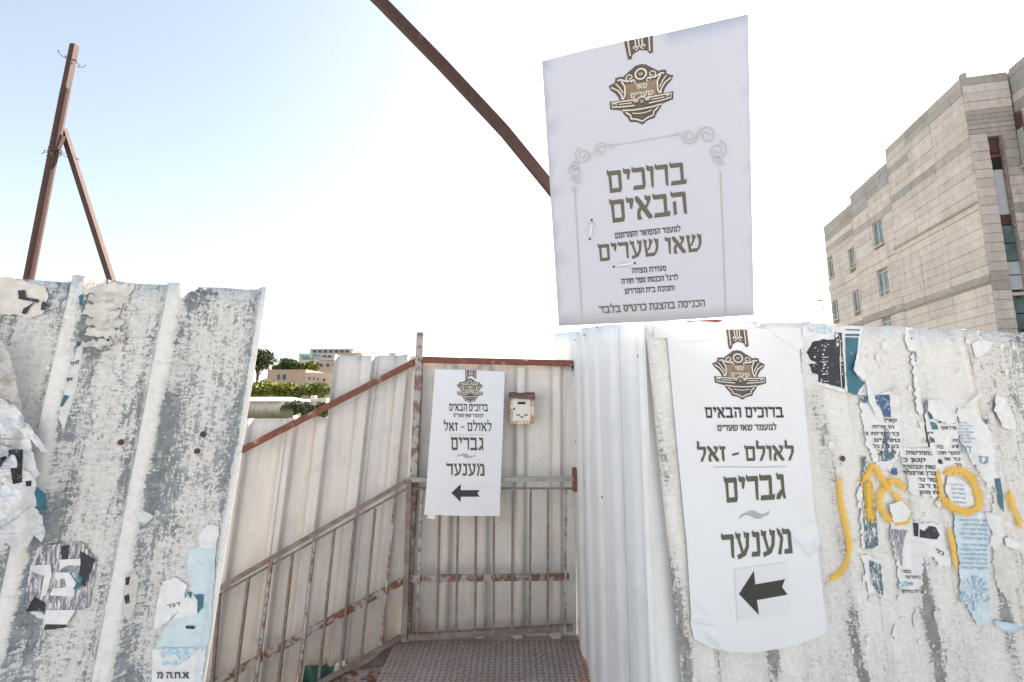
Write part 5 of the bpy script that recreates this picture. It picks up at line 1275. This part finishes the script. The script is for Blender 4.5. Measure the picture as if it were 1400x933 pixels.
# ================================================================== HILLSIDE
def leaf_mat(name, a, b_):
    m, n, b = nmat(name); g_ = n.nodes.new('ShaderNodeNewGeometry')
    n.links.new(ramp(n, nz(n, g_.outputs['Position'], .55, 6, .7), [(.32, a), (.62, b_)]), b.inputs['Base Color']); b.inputs['Roughness'].default_value = .7
    return m
M['leafy'] = leaf_mat('yellow_green_foliage', (.045, .06, .012), (.34, .34, .045))
M['leafm'] = leaf_mat('mid_green_foliage', (.03, .055, .015), (.19, .24, .045))
M['leafd'] = leaf_mat('dark_green_foliage', (.015, .03, .012), (.08, .12, .04))
M['leafb'] = leaf_mat('blue_green_shrub_foliage', (.03, .055, .035), (.13, .17, .09))
M['bark'] = plain('brown_bark', (.10, .075, .055), .9, .3, 3)
M['drygrass'] = leaf_mat('dry_green_reed', (.10, .11, .05), (.28, .25, .15))
def crown(blobs, n_, size, mat, seed, parent, name='crown', needle=False):
    rnd = random.Random(seed); V_, F_ = [], []
    for (c, r_) in blobs:
        k = int(n_ * (r_.x * r_.z) / sum(b_[1].x * b_[1].z for b_ in blobs))
        for _ in range(k):
            dv = Vector((rnd.gauss(0, 1), rnd.gauss(0, 1), rnd.gauss(0, 1))).normalized() * (rnd.uniform(.55, 1.08))
            dv *= 1 + .25 * noise.noise(dv * 2.4 + Vector((seed, 0, 0)))
            P = c + Vector((dv.x * r_.x, dv.y * r_.y, dv.z * r_.z))
            a = Vector((rnd.gauss(0, 1), rnd.gauss(0, 1), rnd.gauss(0, .7))).normalized(); b_ = a.cross(Vector((rnd.gauss(0, 1), rnd.gauss(0, 1), rnd.gauss(0, 1)))).normalized()
            s = size * rnd.uniform(.6, 1.3); i = len(V_)
            V_ += [P - a * s, P + b_ * s * .5, P + a * s, P - b_ * s * .5]; F_.append((i, i + 1, i + 2, i + 3))
    return mk(name, V_, F_, mat, parent)
def tree(px, pbase, ptop, wpx, Y, mat, label, seed, n_=2200, cat='tree', name='tree', group='trees on the hillside', nb=6):
    P = at_y(px, pbase, Y); top_ = at_y(px, ptop, Y).z; W__ = wpx / F * Y; gz = min(P.z, terr(P.x, Y))
    P.z = gz; h_ = top_ - gz
    t = thing(name, label, cat, group); rnd = random.Random(seed)
    q = MB(); q.path([P, P + Vector((.1, 0, h_ * .35)), P + Vector((.05, 0, h_ * .75))], .02 * h_ + .05, 7)
    for k in range(4):
        a = rnd.uniform(0, 6.28); q.path([P + Vector((.08, 0, h_ * .4)), P + Vector((math.cos(a) * W__ * .25, math.sin(a) * W__ * .25, h_ * .68))], .008 * h_ + .02, 5)
    q.build('trunk', M['bark'], t)
    vis = (at_y(px, pbase, Y).z + top_) / 2; hh = (top_ - at_y(px, pbase, Y).z) / 2
    bl = []
    for k in range(nb):
        a = rnd.uniform(0, 6.28); rr = W__ * .5
        bl.append((Vector((P.x + rr * .55 * math.cos(a) * rnd.random() ** .5 * 1.2, Y + rr * .4 * math.sin(a), vis + hh * rnd.uniform(-.35, .42))), Vector((rr * rnd.uniform(.38, .6), rr * .5, hh * rnd.uniform(.42, .62)))))
    bl.append((Vector((P.x, Y, vis)), Vector((rr * .7, rr * .6, hh * .75))))
    crown(bl, n_, Y * .0032, mat, seed, t)
    return t
M['peach'] = plain('peach_render', (.52, .38, .30), .9, .06, .5)
M['peachl'] = plain('light_peach_render', (.62, .45, .36), .9, .06, .5)
M['stonew'] = plain('whitish_stone_facing', (.62, .58, .55), .9, .08, .5)
M['roofw'] = plain('white_roof_sheet', (.75, .78, .80), .5, .04, .5)
M['awn'] = plain('green_awning', (.08, .42, .26), .7, .1, .5)
M['wind'] = plain('dark_window_glass', (.05, .055, .08), .3, .2, .5)
M['windp'] = plain('purple_curtained_window', (.22, .05, .10), .4, .2, .5)
def houseblock(name, label, Y, xa, xb, yt, yb, wins_, mat, depth=10, mat2=None, split=None, par=True):
    t = thing(name, label, 'building', 'houses on the hillside')
    a = at_y(xa, yt, Y); b_ = at_y(xb, yt, Y); zb = terr(a.x, Y) - 3
    if split:
        c_ = at_y(split, yt, Y)
        q = MB(); q.box((a.x, Y, zb), (c_.x, Y + depth, a.z)); q.build('wall', mat, t)
        q = MB(); D = Vector((b_.x - c_.x, 2.5, 0))
        q.obox((c_.x + .02, Y + .02, zb), D, Vector((0, depth, 0)), Vector((0, 0, a.z - .4 - zb))); q.build('wall', mat2, t)
    else:
        q = MB(); q.box((a.x, Y, zb), (b_.x, Y + depth, a.z)); q.build('wall', mat, t)
    if par: q = MB(); q.box((a.x - .1, Y - .1, a.z), ((c_.x if split else b_.x) + .1, Y + depth, a.z + .25)); q.build('parapet', mat, t)
    for (x0, y0, x1, y1, mm) in wins_:
        P, Q_ = at_y(x0, y0, Y - .05), at_y(x1, y1, Y - .05)
        yy = Y if not split or P.x < c_.x else Y + .02 + (P.x - c_.x) * 2.5 / (b_.x - c_.x)
        q = MB(); q.box((P.x, yy - .12, Q_.z), (Q_.x, yy - .02 if P.x < (c_.x if split else 1e9) else yy + .1, P.z)); f__ = q.build('window', M['frame'], t)
        q = MB(); q.box((P.x + .1, yy - .16, Q_.z + .1), (Q_.x - .1, yy - .121, P.z - .1)); q.build('pane', M[mm], f__)
    return t
houseblock('hillside_house', 'peach flat-roofed house with a row of small windows among the trees', 110, 366, 452, 507, 540,
           [(378.5, 511.5, 383.5, 520, 'windp'), (386.5, 511.5, 391.5, 520, 'wind'), (421, 515, 424, 520, 'wind'), (426.5, 515.5, 429, 520.5, 'wind'), (431.5, 516, 434, 521, 'wind'), (437.5, 517, 442, 521.5, 'wind')], M['peach'], 12, M['peachl'], 418)
houseblock('hillside_house', 'low white house with a pale sheet roof behind the grey shrubs', 62, 322, 386, 548, 562,
           [(344, 550.5, 350, 552.5, 'wind'), (352, 550.5, 360, 552.5, 'wind'), (367.5, 550.5, 373, 552.3, 'wind'), (374.5, 550.5, 380, 552.3, 'wind')], M['stonew'], 8, par=False)
q = MB(); a = at_y(318, 548, 61.3); b_ = at_y(389, 548, 61.3)
q.add([(a.x, 61.3, a.z), (b_.x, 61.3, a.z), (b_.x - 1.2, 66, a.z + .55), (a.x, 66, a.z + .55), (a.x, 61.3, a.z - .12), (b_.x, 61.3, a.z - .12), (b_.x, 70.3, a.z), (a.x, 70.3, a.z)], [(0, 1, 2, 3), (0, 4, 5, 1), (3, 2, 6, 7), (1, 6, 2)])
ro = q.build('roof', M['roofw'], bpy.data.objects['hillside_house.001'])
houseblock('hillside_house', 'small pale house with a little chimney behind the right shrubs', 70, 425, 446, 547, 560, [], M['stonew'], 6)
q = MB(); P = at_y(427, 541, 70); q.box((P.x - .3, 70.2, P.z - 1.2), (P.x + .4, 70.8, P.z)); q.build('chimney', M['stonew'], bpy.data.objects['hillside_house.002'])
t = thing('apartment_building', 'pinkish stepped apartment block with green awnings on top of the hill', 'building', 'houses on the hillside')
def tier(Y, x0, x1, y0, y1, mat, nm='wall', dp=12):
    a, b_ = at_y(x0, y0, Y), at_y(x1, y1, Y); q = MB(); q.box((a.x, Y, b_.z), (b_.x, Y + dp, a.z)); return q.build(nm, mat, t)
tier(222, 424, 482, 478.0, 484, M['stonew']); tier(221, 455, 494, 482.5, 505, M['peachl']); tier(220, 409, 456, 483.5, 560, M['stonew']); tier(219, 412, 427, 483.5, 491, M['frame'], 'balcony')
tier(218.5, 432, 496, 494, 560, M['peachl']); tier(218, 445, 500, 489.5, 493, M['stonew'], 'balcony'); tier(218, 409, 436, 492, 497, M['stonew'], 'balcony')
tier(221.5, 423, 484, 477, 478, M['metalwhite'], 'roof'); tier(217.6, 428, 434, 484, 486.5, M['awn'], 'awning', 1.5); tier(217.2, 412, 420, 487, 489.5, M['awn'], 'awning', 1.5); tier(217.4, 409, 411, 483, 485, M['awn'], 'awning', 1.5)
for i in range(7): tier(221.4, 427.5 + i * 7.5, 431.5 + i * 7.5, 479.3, 482, M['wind'], 'window', 1)
for x in (441, 448, 460, 470, 480): tier(217.2, x, x + 4, 486, 488.6, M['wind'], 'window', 1)
for x in (437, 446, 455): tier(218.1, x, x + 3.5, 497.5, 501.5, M['wind'], 'window', 1)
ak = thing('rooftop_unit', 'tiny grey rooftop boxes peeping over the cream fence near the post', 'roof unit')
for x, w_ in ((532, 3), (536, 4), (551, 7)):
    a, b_ = at_y(x, 482.5, 150), at_y(x + w_, 520, 150); q = MB(); q.box((a.x, 150, b_.z), (b_.x, 152, a.z if x != 551 else a.z - .6)); q.build('box', M['metalwhite'] if x < 550 else M['rust'], ak)

tree(352, 510, 474, 44, 112, M['leafd'], 'tall dark tree showing above the left fence edge', 1, 3400, nb=9)
tree(396, 512, 489, 36, 128, M['leafd'], 'dark leafy tree behind the peach house, under the skyline', 2, 2600)
tree(421, 513, 494, 34, 130, M['leafm'], 'dark green tree between the peach house and the awning block', 3, 2400)
tree(378, 508, 498, 18, 128, M['leafm'], 'low green tree at the left end of the peach house roof', 4, 1200)
tree(356, 546, 518, 42, 92, M['leafy'], 'yellow-green round tree next to the left fence edge', 5, 3000, nb=8)
tree(388, 546, 520.5, 34, 90, M['leafy'], 'yellow-green tree in front of the peach house middle', 6, 2800, nb=8)
tree(404, 546, 530, 22, 89, M['leafm'], 'small darker green tree below the peach house corner', 7, 1600)
tree(429, 546, 521.5, 44, 91, M['leafm'], 'broad bright green tree in front of the small square windows', 8, 3000, nb=8)
tree(396, 572, 546, 34, 56, M['leafb'], 'blue-green shrub right of the low white house', 9, 2600, 'shrub', 'shrub', 'shrubs behind the stair fence')
tree(420, 574, 548, 30, 55, M['leafb'], 'grey-green shrub above the rusty rail', 10, 2400, 'shrub', 'shrub', 'shrubs behind the stair fence')
tree(441, 572, 549, 24, 54, M['leafm'], 'green shrub nearest the tall cream sheets', 11, 2000, 'shrub', 'shrub', 'shrubs behind the stair fence')
V_, F_ = [], []
rnd = random.Random(8)
for k in range(1600):
    P = at_y(rnd.uniform(330, 400), 575, rnd.uniform(48, 52)); h_ = rnd.uniform(.5, 1.5); i = len(V_); dx = rnd.uniform(-.2, .2)
    V_ += [P + Vector((-.03, 0, -1)), P + Vector((.03, 0, -1)), P + Vector((dx, 0, h_))]; F_.append((i, i + 1, i + 2))
kind(mk('dry_reeds', V_, F_, M['drygrass']), 'stuff')
